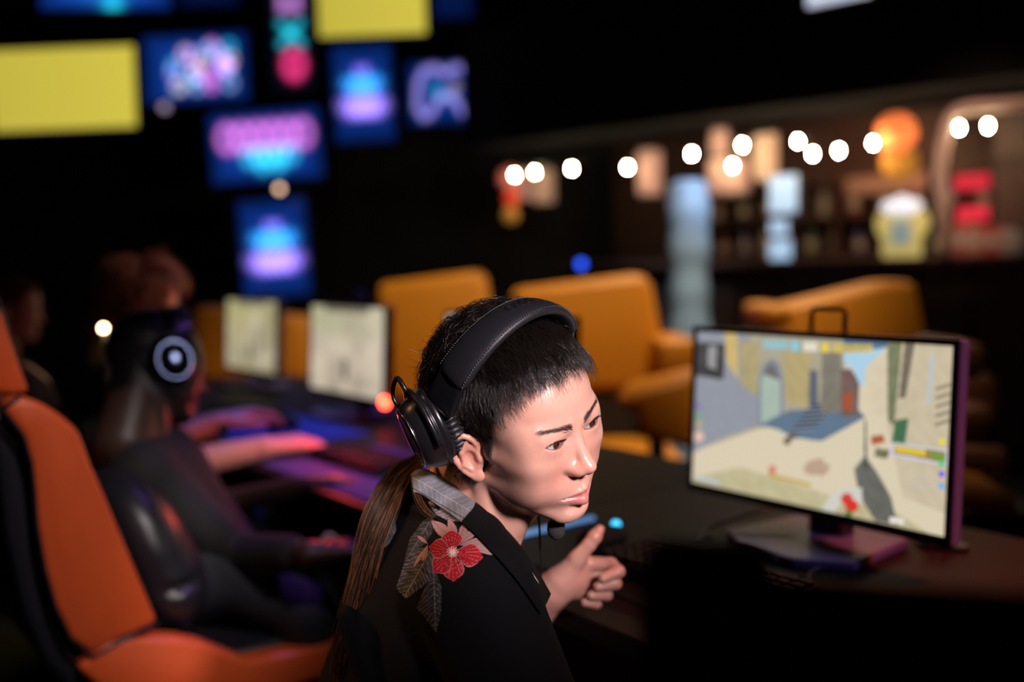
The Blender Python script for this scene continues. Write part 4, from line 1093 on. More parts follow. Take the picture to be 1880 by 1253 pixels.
# ================================================================== gaming chairs (local: x forward, y left, z up; origin on the floor)
M_or = mat('orange_leatherette', (0.62, 0.085, 0.018), 0.45, noise=0.08, nscale=25, bump=0.15, bscale=500)
M_bk = mat('black_leatherette', (0.012, 0.012, 0.016), 0.36, noise=0.15, nscale=30, bump=0.2, bscale=400)
M_bk2 = mat('black_chair_cloth', (0.010, 0.010, 0.012), 0.7, noise=0.2, nscale=30, bump=0.2, bscale=400)
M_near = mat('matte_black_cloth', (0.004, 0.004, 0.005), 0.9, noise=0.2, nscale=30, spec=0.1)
M_chm = mat('chair_metal', (0.02, 0.02, 0.022), 0.35, metal=0.6)
def gaming_chair(M, main, trim, label, pillow=True, group=None, low=0.0):
    root = empty('gaming_chair', M.translation); tag(root, label, 'chair', group)
    def pr(poly, y0, y1, name, m, bev=0.012, parent=root, seg=3):
        o = MB().prism([M @ Vector((x, y0, z)) for x, z in poly], (M.to_3x3() @ Vector((0, y1 - y0, 0))), bev, seg).build(name, m, parent)
        for p_ in o.data.polygons: p_.use_smooth = True
        return o
    s0 = -0.15      # profile x is measured from the side plane, shift to the seat centre
    sh = lambda poly: [(x + s0, z) for x, z in poly]
    wing = sh([(-0.215, 1.055), (-0.185, 1.075), (-0.150, 1.060), (-0.118, 1.034), (-0.087, 1.000), (-0.066, 0.925), (-0.040, 0.848), (-0.006, 0.745), (0.042, 0.598),
               (-0.030, 0.582), (-0.085, 0.562), (-0.122, 0.604), (-0.146, 0.672), (-0.160, 0.745), (-0.169, 0.830), (-0.170, 0.900), (-0.172, 0.951), (-0.183, 1.002)])
    shell = sh([(-0.27, 1.22), (-0.235, 1.24), (-0.205, 1.05), (-0.180, 1.00), (-0.165, 0.90), (-0.160, 0.75), (-0.140, 0.67), (-0.110, 0.58), (-0.07, 0.50), (-0.11, 0.47),
                (-0.165, 0.56), (-0.195, 0.66), (-0.215, 0.80), (-0.225, 0.95), (-0.240, 1.05)])
    centre = sh([(-0.225, 1.20), (-0.190, 1.20), (-0.165, 1.05), (-0.140, 0.90), (-0.115, 0.75), (-0.07, 0.60), (-0.05, 0.52), (-0.12, 0.50), (-0.165, 0.62), (-0.19, 0.80), (-0.20, 1.05)])
    headp = sh([(-0.262, 1.225), (-0.225, 1.250), (-0.192, 1.232), (-0.172, 1.150), (-0.150, 1.068), (-0.185, 1.066), (-0.218, 1.075), (-0.240, 1.12)])
    bolster = sh([(-0.115, 0.545), (-0.065, 0.586), (-0.014, 0.582), (0.081, 0.556), (0.130, 0.534), (0.225, 0.470), (0.46, 0.455), (0.50, 0.42), (0.48, 0.385), (0.10, 0.385), (-0.04, 0.45)])
    seat = sh([(-0.10, 0.46), (-0.03, 0.475), (0.42, 0.475), (0.48, 0.45), (0.48, 0.40), (-0.08, 0.39)])
    pr([q for q in shell if q[1] < 1.06] , -0.235, 0.235, 'back_shell', main, 0.018)
    pr(sh([(-0.270, 1.215), (-0.235, 1.240), (-0.200, 1.03), (-0.215, 1.00), (-0.245, 1.00)]), -0.150, 0.150, 'head_shell', main, 0.016)
    pr([q for q in centre if q[1] < 1.06], -0.195, 0.195, 'backrest', main, 0.02)
    for y0, y1 in ((-0.270, -0.200), (0.200, 0.270)):
        w_ = pr(wing, y0, y1, 'side_wing', trim, 0.014)
        pip = [M @ Vector((x, (y0 if y0 < 0 else y1), z)) for x, z in wing[8:] + wing[:2]]
        MB().tube(pip, 0.004, 6).build('piping', main, w_, True)
        pr(bolster, y0, y1, 'seat_bolster', trim, 0.014)
    for y0, y1 in ((-0.190, -0.120), (0.120, 0.190)): pr(headp, y0, y1, 'head_wing', trim, 0.014)
    pr(seat, -0.205, 0.205, 'seat', main, 0.018)
    if pillow:
        c = np.array([[M[i][j] for j in range(4)] for i in range(3)])
        R = c[:, :3]; o = c[:, 3]
        loc = lambda x, y, z: R @ np.array([x + s0, y, z]) + o
        pts = np.array([loc(-0.08, -0.24, 0.46), loc(0.24, 0.24, 0.95), loc(0.24, -0.24, 0.95), loc(-0.08, 0.24, 0.46)])
        v = Vol(pts.min(0) - 0.05, pts.max(0) + 0.05, 0.006)
        Rp = np.c_[R @ np.array([0.93, 0, 0.36]), R @ np.array([0, 1.0, 0]), R @ np.array([-0.36, 0, 0.93])]
        v.ell(loc(0.075, -0.03, 0.705), (0.095, 0.195, 0.180), 0, R=Rp); v.ell(loc(0.105, -0.03, 0.630), (0.095, 0.20, 0.125), 0.03, R=Rp)
        v.cap(loc(0.06, -0.23, 0.640), loc(0.20, -0.20, 0.655), 0.008, 0.006, 0.02, sub=True)
        V_, F_ = v.mesh(2); pl = link('lumbar_pillow', mesh_np('lumbar_pillow', V_, F_), root, main)
        MB().tube([loc(x, -0.222 + 2.2 * (z - 0.69) ** 2, z) for x, z in smooth_curve([(0.06, 0.865), (0.075, 0.78), (0.085, 0.70), (0.110, 0.60), (0.135, 0.53)], 20)], 0.0035, 6).build('seam', M_bk2, pl, True)
    MB().tube([M @ Vector((0.05, 0, 0.385)), M @ Vector((0.05, 0, 0.10 + low))], [0.030, 0.024], 14).build('gas_column', M_chm, root, True)
    M = Matrix.Translation((0, 0, low)) @ M
    for k in range(5):
        a = k * 2 * math.pi / 5 + 0.4; q = (0.05 + 0.30 * math.cos(a), 0.30 * math.sin(a))
        lg = MB().tube([M @ Vector((0.05, 0, 0.115)), M @ Vector((0.05 + 0.15 * math.cos(a), 0.15 * math.sin(a), 0.105)), M @ Vector((*q, 0.075))], [0.030, 0.025, 0.018], 10, flat=0.8).build('base_leg', M_chm, root, True)
        MB().lathe([(0.0, -0.02), (0.028, -0.02), (0.030, 0.0), (0.028, 0.02), (0.0, 0.02)], M @ Matrix.Translation((*q, 0.031)) @ Matrix.Rotation(a, 4, 'Z') @ Matrix.Rotation(math.pi / 2, 4, 'X'), 14).build('caster', M_bk2, lg, True)
    for s_ in (-1, 1):
        MB().tube([M @ Vector((0.02, 0.28 * s_, 0.42)), M @ Vector((0.02, 0.31 * s_, 0.46)), M @ Vector((0.02, 0.31 * s_, 0.62))], 0.016, 10).build('arm_post', M_chm, root, True) if label.startswith('black') else None
    rebase(root); return root
def chair_m(cx, cy, ang): return Matrix.Translation((cx, cy, 0)) @ Matrix.Rotation(ang, 4, 'Z')
ANG = math.atan2(v_[1], v_[0])
SIDE = np.array([-0.745, 1.9]); nrm = np.array([0.605, -0.796])
C1 = SIDE - nrm * 0.27 + np.array([v_[0], v_[1]]) * 0.15
gaming_chair(chair_m(C1[0], C1[1], ANG), M_bk, M_or, 'orange and black gaming chair with lumbar pillow in the left foreground', True, 'gaming chairs')
for k, lab in ((2, 'black gaming chair of the curly-haired player, behind the orange chair'), (3, 'black gaming chair of the player at the left edge')):
    q = row(k, 0, -0.80)[:2]; gaming_chair(chair_m(q[0], q[1], ANG), M_bk, M_bk, lab, False, 'gaming chairs')
# very near chair at the lower right, out of focus
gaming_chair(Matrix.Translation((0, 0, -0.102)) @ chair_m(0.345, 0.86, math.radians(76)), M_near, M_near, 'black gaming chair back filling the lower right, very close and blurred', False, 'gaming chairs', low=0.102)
# the low stool of the man in front
stq = pvw - np.array([0, 0, 0]); sm_ = Matrix.Translation((stq[0] - 0.02, stq[1], 0))
stl = tag(empty('stool', (stq[0], stq[1], 0)), 'low black stool under the man in the floral shirt', 'stool')
ztop = stq[2] - 0.115
MB().lathe([(0.0, ztop - 0.07), (0.17, ztop - 0.07), (0.19, ztop - 0.05), (0.19, ztop - 0.02), (0.17, ztop), (0.0, ztop)], sm_, 32).build('seat', M_bk2, stl, True)
for k in range(4):
    a = k * math.pi / 2 + 0.5
    MB().tube([sm_ @ Vector((0.12 * math.cos(a), 0.12 * math.sin(a), ztop - 0.06)), sm_ @ Vector((0.17 * math.cos(a), 0.17 * math.sin(a), 0.0))], 0.013, 8).build('leg', M_chm, stl, True)
rebase(stl)

# ================================================================== the other players
HV3 = head_volume(0.003, (-0.045, 0, -0.165), detail=False)
HVv, HVf = HV3.mesh(1)
def basis(fwd, up):
    f = np.array(fwd, float); f /= np.linalg.norm(f); u = np.array(up, float); l = np.cross(u, f); l /= np.linalg.norm(l); u = np.cross(f, l)
    return np.c_[f, l, u]
def hand_sdf(v, wrist, d, back, side, curl=0.5, s=1.0):
    """palm and five fingers: d towards the knuckles, back = back of the hand, side = +1 thumb on the left of d."""
    d = np.array(d, float); d /= np.linalg.norm(d); b = np.array(back, float); b -= d * (b @ d); b /= np.linalg.norm(b); l = np.cross(b, d) * side
    w_ = np.array(wrist, float)
    for i, (o, L, r) in enumerate(((0.028, 0.040, 0.0092), (0.009, 0.045, 0.0098), (-0.010, 0.041, 0.0092), (-0.027, 0.032, 0.0080))):
        kn = w_ + (d * 0.088 + l * o - b * 0.002 * i) * s
        v.cap(w_ + l * o * 0.45, kn, 0.020 * s, 0.0125 * s, 0.010)
        p0 = kn; ang = 0.15
        for j in range(3):
            ang += curl * (0.5 if j == 0 else 0.75)
            p1 = p0 + (d * math.cos(ang) - b * math.sin(ang)) * L * (1.0, 0.62, 0.50)[j] * s
            v.cap(p0, p1, r * (1.05 - 0.08 * j) * s, r * (0.98 - 0.1 * j) * s, 0.003); p0 = p1
    t0 = w_ + (d * 0.030 + l * 0.026 - b * 0.006) * s; t1 = t0 + (d * 0.038 + l * 0.026 - b * 0.012) * s; t2 = t1 + (d * 0.040 + l * 0.004 - b * 0.010) * s
    v.chain([t0, t1, t2], [0.0150 * s, 0.0110 * s, 0.0085 * s], 0.008)
def other_player(label, head, fwd, up, nb, sr, sl, er, el, wr, wl, dr, dl, pv, skin_c, m_skin, m_shirt, m_hair, hair_paint, sleeve=0.75, knee=None, hs=1.0, arm=1.0):
    root = empty('person', (pv[0], pv[1], 0)); tag(root, label, 'person', 'players further along the row')
    B = basis(fwd, up); hv_ = HVv @ B.T * hs + head
    f, l, u = HVv.T; paint = np.tile(np.array(skin_c), (len(HVv), 1))
    sc = ss(-0.006, 0.008, u - np.interp(f, hx, hy)) * (np.abs(l) < 0.0775); paint = paint * (1 - sc[:, None]) + np.array(hair_paint) * sc[:, None]
    lipm = np.exp(-((f - 0.088) / 0.012) ** 2 - (l / 0.02) ** 2 - ((u + 0.052) / 0.007) ** 2)[:, None] * 0.5
    paint = paint * (1 - lipm) + np.array(skin_c) * (0.8, 0.5, 0.5) * lipm
    pts = np.array([nb, sr, sl, er, el, wr, wl, pv])
    v = Vol(pts.min(0) - 0.20, pts.max(0) + 0.20, 0.0055)
    v.cap(nb, sr, 0.050, 0.048, 0.02); v.cap(nb, sl, 0.050, 0.048, 0.02); v.cap((np.array(nb) * 0.75 + np.array(pv) * 0.25), pv, 0.11, 0.11, 0.05)
    v.chain([sr, er, wr], [0.046, 0.038 * arm, 0.026 * arm], 0.012); v.chain([sl, el, wl], [0.046, 0.038 * arm, 0.026 * arm], 0.012)
    hand_sdf(v, wr, dr, (0, 0, 1), 1, 0.45, arm); hand_sdf(v, wl, dl, (0, 0, 1), -1, 0.45, arm)
    V_, F_ = v.mesh(1)
    BV = join_np([(hv_, HVf, paint), (V_, F_, np.tile(np.array(skin_c), (len(V_), 1)))])
    link('body', mesh_np('body', *BV), root, m_skin)
    s = Vol(pts.min(0) - 0.22, pts.max(0) + 0.22, 0.008); nbs = np.array(nb) + np.array([0, 0, -0.012])
    s.cap(nbs, sr, 0.064, 0.064, 0.03); s.cap(nbs, sl, 0.064, 0.064, 0.03)
    mid = np.array(nb) * 0.66 + np.array(pv) * 0.34
    side_dir = (np.array(sr) - np.array(sl)); side_dir /= np.linalg.norm(side_dir)
    s.cap(mid + side_dir * 0.06, mid - side_dir * 0.06, 0.115, 0.115, 0.05); s.cap(mid, pv, 0.135, 0.145, 0.06); s.cap(np.array(pv) + side_dir * 0.07, np.array(pv) - side_dir * 0.07, 0.115, 0.115, 0.04)
    for a, b, c, sleeve in ((sr, er, wr, np.atleast_1d(sleeve)[0]), (sl, el, wl, np.atleast_1d(sleeve)[-1])):
        a, b, c = map(np.array, (a, b, c))
        if sleeve <= 1: s.cap(a, a + (b - a) * sleeve, 0.062, 0.058, 0.02)
        else: s.cap(a, b, 0.060, 0.052, 0.02); s.cap(b, b + (c - b) * (sleeve - 1), 0.052, 0.042, 0.015)
    V2, F2 = s.mesh(2); link('shirt', mesh_np('shirt', V2, F2), root, m_shirt)
    pvv = np.array(pv); fdir = np.array([v_[0], v_[1], 0]); ldir = np.array([-v_[1], v_[0], 0])
    hl_, hr_ = pvv + ldir * 0.09, pvv - ldir * 0.09; kl_, kr_ = hl_ + fdir * 0.42 + ldir * 0.06, (hr_ + fdir * 0.42 - ldir * 0.04) if knee is None else np.array(knee)
    fl_, fr_ = kl_ + fdir * 0.05, kr_ + fdir * 0.05; fl_[2] = fr_[2] = 0.11
    trousers(hl_, hr_, kl_, kr_, fl_, fr_, root, M_jeans); shoe(fl_, ANG, root, M_shoe); shoe(fr_, ANG, root, M_shoe)
    rebase(root); return root, B
def strands_on(B, head, n, length, lift, curl, m, radius, root, mt, mask=None, name='hair'):
    f, l, u = HVv.T; sc = ss(0, 0.02, u - np.interp(f, hx, hy)) * (np.abs(l) < 0.0775)
    if mask is not None: sc = sc * mask(f, l, u)
    C = grow(HVv, HVf, sc, n, lambda r: length + 0 * r[:, 0], comb_main, lambda r: lift + 0 * r[:, 0], m, curl, vol=HV3)
    o = link(name, strands_mesh(name, C @ B.T + head, np.linspace(radius, radius * 0.4, m)[None, :]), root, mt); o['kind'] = 'stuff'; o.matrix_parent_inverse = root.matrix_world.inverted()
    return o
def headset_copy(B, head, label):
    T = Matrix.Identity(4)
    for i in range(3):
        for j in range(3): T[i][j] = B[i][j]
        T[i][3] = head[i]
    X = T @ Matrix.Translation((-0.002, 0, -0.006)) @ Matrix.Rotation(math.radians(-24), 4, 'Y') @ Matrix.Translation((0.057, 0, -0.031)) @ HM.inverted(); r = headset.copy(); COL.objects.link(r); r.matrix_world = X; r['label'] = label; r['group'] = 'headsets'
    def cp(o, par):
        for ch in o.children:
            if ch.name.startswith(('cable', 'stitching', 'letters')) and not ch.name.startswith('cable_loop'): continue
            c = ch.copy(); COL.objects.link(c); c.parent = par; cp(ch, c)
    cp(headset, r); return r
headset['group'] = 'headsets'
# dark-skinned player in the orange chair, seen from behind his right ear
M_skin1 = mat('deep_brown_skin', (1, 1, 1), 0.45, noise=0.06, vcol=True, sss=0.05)
M_sh1 = mat('charcoal_tshirt', (0.012, 0.0105, 0.0115), 0.85, noise=0.15, nscale=40, bump=0.3, bscale=500)
h1 = P(284, 686, 2.34); dn = np.array([0, 0, -1.0]); r_ = np.array([0.605, -0.796, 0])
nb1 = h1 - v_ * 0.080 + dn * 0.140 - r_ * 0.03
p1, B1 = other_player('dark-skinned man in charcoal shirt and headset leaning forward beyond the orange chair', h1, (0.76, 0.60, -0.32), (-0.10, 0.54, 1.0), nb1, nb1 + r_ * 0.180 + dn * 0.060, nb1 - r_ * 0.180 + dn * 0.045,
    P(440, 1020, 2.30), P(372, 935, 2.62), P(566, 1016, 2.12), P(560, 893, 2.48), P(660, 1000, 2.14) - P(566, 1016, 2.12), P(668, 872, 2.46) - P(560, 893, 2.48),
    np.array([C1[0] + v_[0] * 0.10 - r_[0] * 0.10, C1[1] + v_[1] * 0.10 - r_[1] * 0.10, 0.60]), (0.060, 0.030, 0.022), M_skin1, M_sh1, None, (0.008, 0.006, 0.006), (1.75, 0.9), knee=P(560, 1125, 2.25), hs=1.12)
headset_copy(B1 * 1.12, h1, 'black headset with glossy blue-lit ear cup on the dark-skinned man')
M_bead = mat('pale_bead', (0.55, 0.40, 0.34), 0.3)
br = tag(MB().tube([tuple(P(604 + 3 * math.cos(a), 1008, 2.13) + np.array([0.012 * math.cos(a), 0.010 * math.cos(a), 0.030 * math.sin(a)])) for a in np.linspace(0, 6.28, 18)[:-1]], 0.005, 8, closed=True).build('bracelet', M_bead, None, True),
         'pale bead bracelet on the near wrist of the dark-skinned man', 'bracelet')
# curly-haired player
M_skin2 = mat('fair_skin', (1, 1, 1), 0.45, noise=0.05, vcol=True, sss=0.1)
M_sh2 = mat('black_tshirt', (0.010, 0.010, 0.013), 0.85, bump=0.3, bscale=500)
M_curl = mat('auburn_curls', (0.16, 0.055, 0.022), 0.45, noise=0.4, nscale=40)
h2 = P(258, 566, 2.95); nb2 = h2 - v_ * 0.07 + dn * 0.17
p2, B2 = other_player('fair man with auburn curls leaning on the desk behind the headset player', h2, (0.80, 0.45, -0.30), (0.1, 0.1, 1.0), nb2, nb2 + r_ * 0.185 + dn * 0.05, nb2 - r_ * 0.185 + dn * 0.05,
    P(300, 862, 2.66), P(300, 815, 2.95), P(484, 822, 2.76), P(398, 776, 3.02), P(575, 806, 2.82) - P(484, 822, 2.76), P(470, 752, 3.10) - P(398, 776, 3.02),
    np.array([*(row(2, 0, -0.86)[:2]), 0.60]), (0.60, 0.33, 0.27), M_skin2, M_sh2, None, (0.06, 0.022, 0.012), 0.8, arm=1.22)
strands_on(B2, h2, 2600, 0.085, 0.045, 1.3, 14, 0.0011, p2, M_curl, name='curls')
# player at the left edge
h3 = P(22, 578, 3.75); nb3 = h3 - v_ * 0.07 + dn * 0.17
p3, B3 = other_player('dim reddish-lit player cut off by the left edge', h3, (0.85, 0.40, -0.15), (0.05, 0.05, 1.0), nb3, nb3 + r_ * 0.185 + dn * 0.05, nb3 - r_ * 0.185 + dn * 0.05,
    nb3 + r_ * 0.20 + v_ * 0.12 + dn * 0.32, nb3 - r_ * 0.20 + v_ * 0.12 + dn * 0.32, nb3 + r_ * 0.16 + v_ * 0.36 + dn * 0.26, nb3 - r_ * 0.10 + v_ * 0.36 + dn * 0.26, v_, v_,
    np.array([*(nb3 - v_ * 0.10)[:2], 0.60]), (0.50, 0.26, 0.20), M_skin2, M_sh2, None, (0.05, 0.02, 0.012), 0.8)
strands_on(B3, h3, 1400, 0.045, 0.018, 0.5, 8, 0.0011, p3, M_curl, name='hair')

# ================================================================== screens on the far wall
def neon(d, r, col): return np.exp(-(d / r) ** 2)[:, None] * np.array(col)
BLUE = np.array([0.004, 0.035, 0.26])
def bg(uv):
    e = np.minimum(np.minimum(uv[:, 0], 1 - uv[:, 0]), np.minimum(uv[:, 1], 1 - uv[:, 1]))
    return BLUE * (0.35 + 0.65 * ss(0.0, 0.22, e))[:, None]
def path_d(uv, pts, asp):
    d = np.full(len(uv), 9.0); s = np.array([asp, 1.0])
    for a, b in zip(pts, pts[1:]): d = np.minimum(d, seg_d(uv * s, np.array(a) * s, np.array(b) * s)[0])
    return d
def loops(uv, asp, rows):
    """rows of neon rings and bars: (y, x0, x1, count, size, colour)."""
    c = bg(uv); s = np.array([asp, 1.0])
    for y, x0, x1, n, sz, col in rows:
        for i in range(n):
            q = np.array([x0 + (x1 - x0) * i / max(n - 1, 1), y]) * s
            d = np.abs(np.linalg.norm((uv * s - q) * np.array([1.0, 0.8]), axis=1) - sz)
            c = c + neon(d, 0.045, col)
    return c
PINK, CYAN, LIL, GOLD, WHT = (1.3, 0.30, 1.1), (0.05, 0.85, 1.2), (0.62, 0.38, 1.4), (1.0, 0.62, 0.10), (0.5, 0.7, 1.1)
def yellow(uv): return np.tile(srgb(208, 191, 74), (len(uv), 1)) * (0.86 + 0.16 * uv[:, 0:1])
def tv_words(uv): return bg(uv) * 0.5 + 0.62 * loops(uv, 16 / 9, [(0.36, 0.16, 0.84, 6, 0.13, PINK), (0.64, 0.34, 0.72, 5, 0.08, CYAN), (0.76, 0.46, 0.60, 2, 0.07, CYAN)])
def tv_portrait(uv):
    c = bg(uv) * 0.9; x, y = uv.T; lines = 0.72 + 0.28 * np.sin(x * 46 + 2 * np.sin(y * 30))
    for q, r, col in (((0.50, 0.27), (0.13, 0.05), (0.10, 0.07, 0.40)), ((0.50, 0.40), (0.30, 0.075), (0.02, 0.24, 0.62)), ((0.50, 0.50), (0.26, 0.05), (0.06, 0.12, 0.50)), ((0.50, 0.62), (0.36, 0.075), (0.26, 0.15, 0.66)), ((0.50, 0.71), (0.30, 0.05), (0.16, 0.10, 0.45))):
        m = 4.2 * np.exp(-((np.abs(x - q[0]) / r[0]) ** 4) - ((np.abs(y - q[1]) / r[1]) ** 4)) * lines; c = c + m[:, None] * np.array(col)
    return c
def tv_atoms(uv):
    c = bg(uv); s = np.array([16 / 9, 1.0]); r = np.random.default_rng(4)
    for i in range(26):
        q = np.array([0.50 + r.uniform(-0.34, 0.34), 0.48 + r.uniform(-0.30, 0.30)]) * s; col = (PINK, CYAN, GOLD, WHT, LIL)[i % 5]
        c = c + neon(np.abs(np.linalg.norm(uv * s - q, axis=1) - 0.09), 0.03, np.array(col) * 0.55)
    return c
def tv_pad(uv):
    c = bg(uv); a = 16 / 10
    pad = [(0.22, 0.14), (0.36, 0.10), (0.50, 0.18), (0.64, 0.10), (0.78, 0.14), (0.86, 0.34), (0.88, 0.72), (0.80, 0.88), (0.70, 0.82), (0.60, 0.60), (0.50, 0.56), (0.40, 0.60), (0.30, 0.82), (0.20, 0.88), (0.12, 0.72), (0.14, 0.34), (0.22, 0.14)]
    c = c + neon(path_d(uv, pad, a), 0.06, (0.46, 0.36, 1.0))
    for q, col in (((0.36, 0.42), CYAN), ((0.62, 0.40), GOLD), ((0.42, 0.52), CYAN), ((0.58, 0.52), WHT)):
        c = c + neon(np.abs(np.linalg.norm((uv - np.array(q)) * (a, 1), axis=1) - 0.06), 0.04, np.array(col) * 0.35)
    return c
def tv_shapes(uv):
    c = np.tile(np.array([0.001, 0.002, 0.006]), (len(uv), 1)); s = np.array([9 / 22, 1.0]); p = uv * s
    q = np.array([0.5, 0.335]) * s; d = np.abs(np.maximum(np.abs(p[:, 0] - q[0]), np.abs(p[:, 1] - q[1])) - 0.075); c = c + neon(d, 0.028, (0.62, 0.26, 0.80))
    for a, b in (((0.28, 0.52), (0.72, 0.66)), ((0.72, 0.52), (0.28, 0.66))): c = c + neon(path_d(uv, [a, b], s[0]), 0.028, (0.02, 0.55, 0.75))
    c = c + neon(np.abs(np.linalg.norm(p - np.array([0.53, 0.81]) * s, axis=1) - 0.075), 0.035, (1.1, 0.05, 0.28))
    c = c + neon(path_d(uv, [(0.5, 0.06), (0.75, 0.19), (0.25, 0.19), (0.5, 0.06)], s[0]), 0.025, (0.1, 0.7, 0.4))
    return c
def tv_top(uv): return bg(uv) * 1.6 + neon(np.hypot((uv[:, 0] - 0.56) * 1.8, uv[:, 1] - 0.95), 0.12, (0.02, 0.8, 0.9)) + neon(np.hypot((uv[:, 0] - 0.5) * 1.8, uv[:, 1] - 0.45), 0.35, (0.02, 0.3, 0.8))
def tv_dim(uv): return bg(uv) * 0.22
M_tvf = mat('tv_frame', (0.008, 0.008, 0.010), 0.4)
def tv(x0, y0, x1, y1, fn, label, strength=1.0, roll=2.0, yaw=0.0, Y=9.3):
    c = Py((x0 + x1) / 2, (y0 + y1) / 2, Y); a = Py(x0, (y0 + y1) / 2, Y); b = Py(x1, (y0 + y1) / 2, Y); t_ = Py((x0 + x1) / 2, y0, Y); d = Py((x0 + x1) / 2, y1, Y)
    w_ = np.linalg.norm(b - a); h_ = np.linalg.norm(t_ - d)
    root = empty('television', tuple(c)); tag(root, label, 'television', 'screens on the far wall')
    M = Matrix.Translation(c) @ Matrix.Rotation(math.radians(yaw), 4, 'Z') @ Matrix.Rotation(math.radians(-roll), 4, 'Y') @ Matrix.Rotation(math.radians(-4), 4, 'X')
    MB().box((0, 0.030, 0), (w_ + 0.03, 0.05, h_ + 0.03), M, 0.006).build('casing', M_tvf, root)
    nx, ny = (72, 42) if w_ > h_ else (42, 72)
    raster(nx, ny, fn, w_, h_, M, 'screen', strength, root, -0.004)
    MB().box((0, 0.34, 0), (0.10, 0.58, 0.10), M).build('wall_arm', M_tvf, root)
    rebase(root)
tv(-14, 88, 248, 238, yellow, 'plain yellow screen at the left edge of the far wall', 1.0, 1.0)
tv(74, -110, 312, 18, tv_top, 'blue screen cut off by the top edge above the plain yellow screen', 1.0, -1.0)
tv(265, 62, 455, 189, tv_atoms, 'blue screen with a cluster of coloured rings, right of the yellow screen', 1.0, 1.5)
tv(492, -96, 574, 172, tv_shapes, 'tall dark screen with square, cross and circle symbols', 1.0, 2.0)
tv(584, -66, 780, 66, yellow, 'plain yellow screen cut off by the top edge', 1.0, 1.0)
tv(612, 80, 722, 262, tv_portrait, 'upright blue screen with lilac lettering beside the game pad screen', 0.9, 2.0)
tv(748, 113, 890, 228, tv_pad, 'blue screen with a neon game pad outline', 0.75, 0.5)
tv(792, -70, 870, 38, tv_dim, 'dim dark blue screen at the top edge beside the yellow one', 1.0, 0.5)
tv(386, 203, 590, 333, tv_words, 'blue screen with pink and cyan neon lettering, centre of the group', 1.0, 3.0)
tv(442, 366, 566, 546, tv_portrait, 'lowest upright blue screen with lilac lettering, above the far monitors', 1.0, 3.0)
tv(326, -70, 440, 14, tv_dim, 'dim dark blue screen at the top edge above the coloured rings', 0.9, 0.5)

# ================================================================== bar at the right
BA, BB = np.array([-0.165, 8.6]), np.array([2.93, 5.7]); bdir = (BB - BA) / np.linalg.norm(BB - BA); bn = np.array([-bdir[1], bdir[0]])   # bn points away from us
def Pb(px_, py_, off=0.0):
    a = K2W(KP(px_, py_, 1.0)) - CAM; t = ((BA + bn * off - CAM[:2]) @ bn) / (a[:2] @ bn); return CAM + a * t
def bar_m(s, off, z):
    c = BA + bdir * s + bn * off; return Matrix(((bdir[0], bn[0], 0, c[0]), (bdir[1], bn[1], 0, c[1]), (0, 0, 1, z), (0, 0, 0, 1)))
LBAR = float(np.linalg.norm(BB - BA)) + 0.8
M_wood = mat('dark_bar_wood', (0.035, 0.018, 0.012), 0.5, noise=0.4, nscale=9)
M_wood2 = mat('brown_boards', (0.065, 0.026, 0.015), 0.6, noise=0.35, nscale=7)
bar = tag(empty('bar_counter', tuple(bar_m(0.6, 0, 0).translation)), 'dark wooden bar counter under the string lights', 'counter')
MB().box((LBAR / 2 + 0.35, 0.30, 0.61), (LBAR - 0.9, 0.50, 1.22), bar_m(0, 0, 0), 0.01).build('front', M_wood, bar)
MB().box((LBAR / 2 + 0.35, 0.25, 1.245), (LBAR - 0.8, 0.70, 0.05), bar_m(0, 0, 0), 0.01).build('worktop', M_wood2, bar)
for k in range(11):
    MB().box((0.95 + k * 0.33, 0.035, 0.62), (0.025, 0.03, 1.15), bar_m(0, 0, 0)).build('slat', M_wood2, bar)
rebase(bar)
wl_ = struct(MB().box((LBAR / 2 + 0.4, 1.50, 1.6), (LBAR + 0.4, 0.06, 3.2), bar_m(0, 0, 0)).build('wall_bar', M_wood))
for k in range(9):
    o = MB().box((LBAR / 2 + 0.4, 1.462, 1.35 + k * 0.15), (LBAR + 0.3, 0.015, 0.13), bar_m(0, 0, 0)).build('board', M_wood2); o.parent = wl_
o = struct(MB().box((LBAR / 2 + 0.1, 0.35, 2.76), (LBAR + 0.6, 0.9, 0.96), bar_m(0, 0, 0)).build('trim_1', mat('black_fascia', (0.003, 0.003, 0.003), 0.9)))     # dark fascia over the bar
shelf = tag(empty('wall_shelf', tuple(bar_m(2.0, 1.35, 0).translation)), 'shelf unit behind the bar holding bottles and boxes', 'shelf')
for z in (1.28, 1.58, 1.86):
    MB().box((2.55, 1.30, z), (2.4, 0.24, 0.03), bar_m(0, 0, 0)).build('board', M_wood2, shelf)
for x in (1.35, 2.55, 3.75): MB().box((x, 1.30, 1.58), (0.03, 0.24, 0.62), bar_m(0, 0, 0)).build('upright', M_wood2, shelf)
rebase(shelf)
def bottle(M, col, label, h=0.26):
    root = empty('bottle', M.translation); tag(root, label, 'bottle', 'bottles behind the bar')
    m = mat('bottle_glass', col, 0.12, noise=0.05, coat=0.4)
    MB().lathe([(0.0, 0.0), (0.036, 0.0), (0.038, 0.02), (0.038, h * 0.58), (0.014, h * 0.78), (0.013, h * 0.95), (0.0, h * 0.95)], M, 16).build('glass', m, root, True)
    MB().lathe([(0.0, h * 0.94), (0.016, h * 0.94), (0.016, h), (0.0, h)], M, 12).build('cap', M_bezel, root, True)
    MB().lathe([(0.0385, h * 0.15), (0.0392, h * 0.16), (0.0392, h * 0.45), (0.0385, h * 0.46)], M, 16).build('paper_label', mat('paper_label', (0.5, 0.42, 0.34), 0.8), root, True)
    rebase(root)
ORD = ['first', 'second', 'third', 'fourth', 'fifth', 'sixth', 'seventh', 'eighth', 'ninth', 'tenth', 'eleventh', 'twelfth', 'thirteenth']
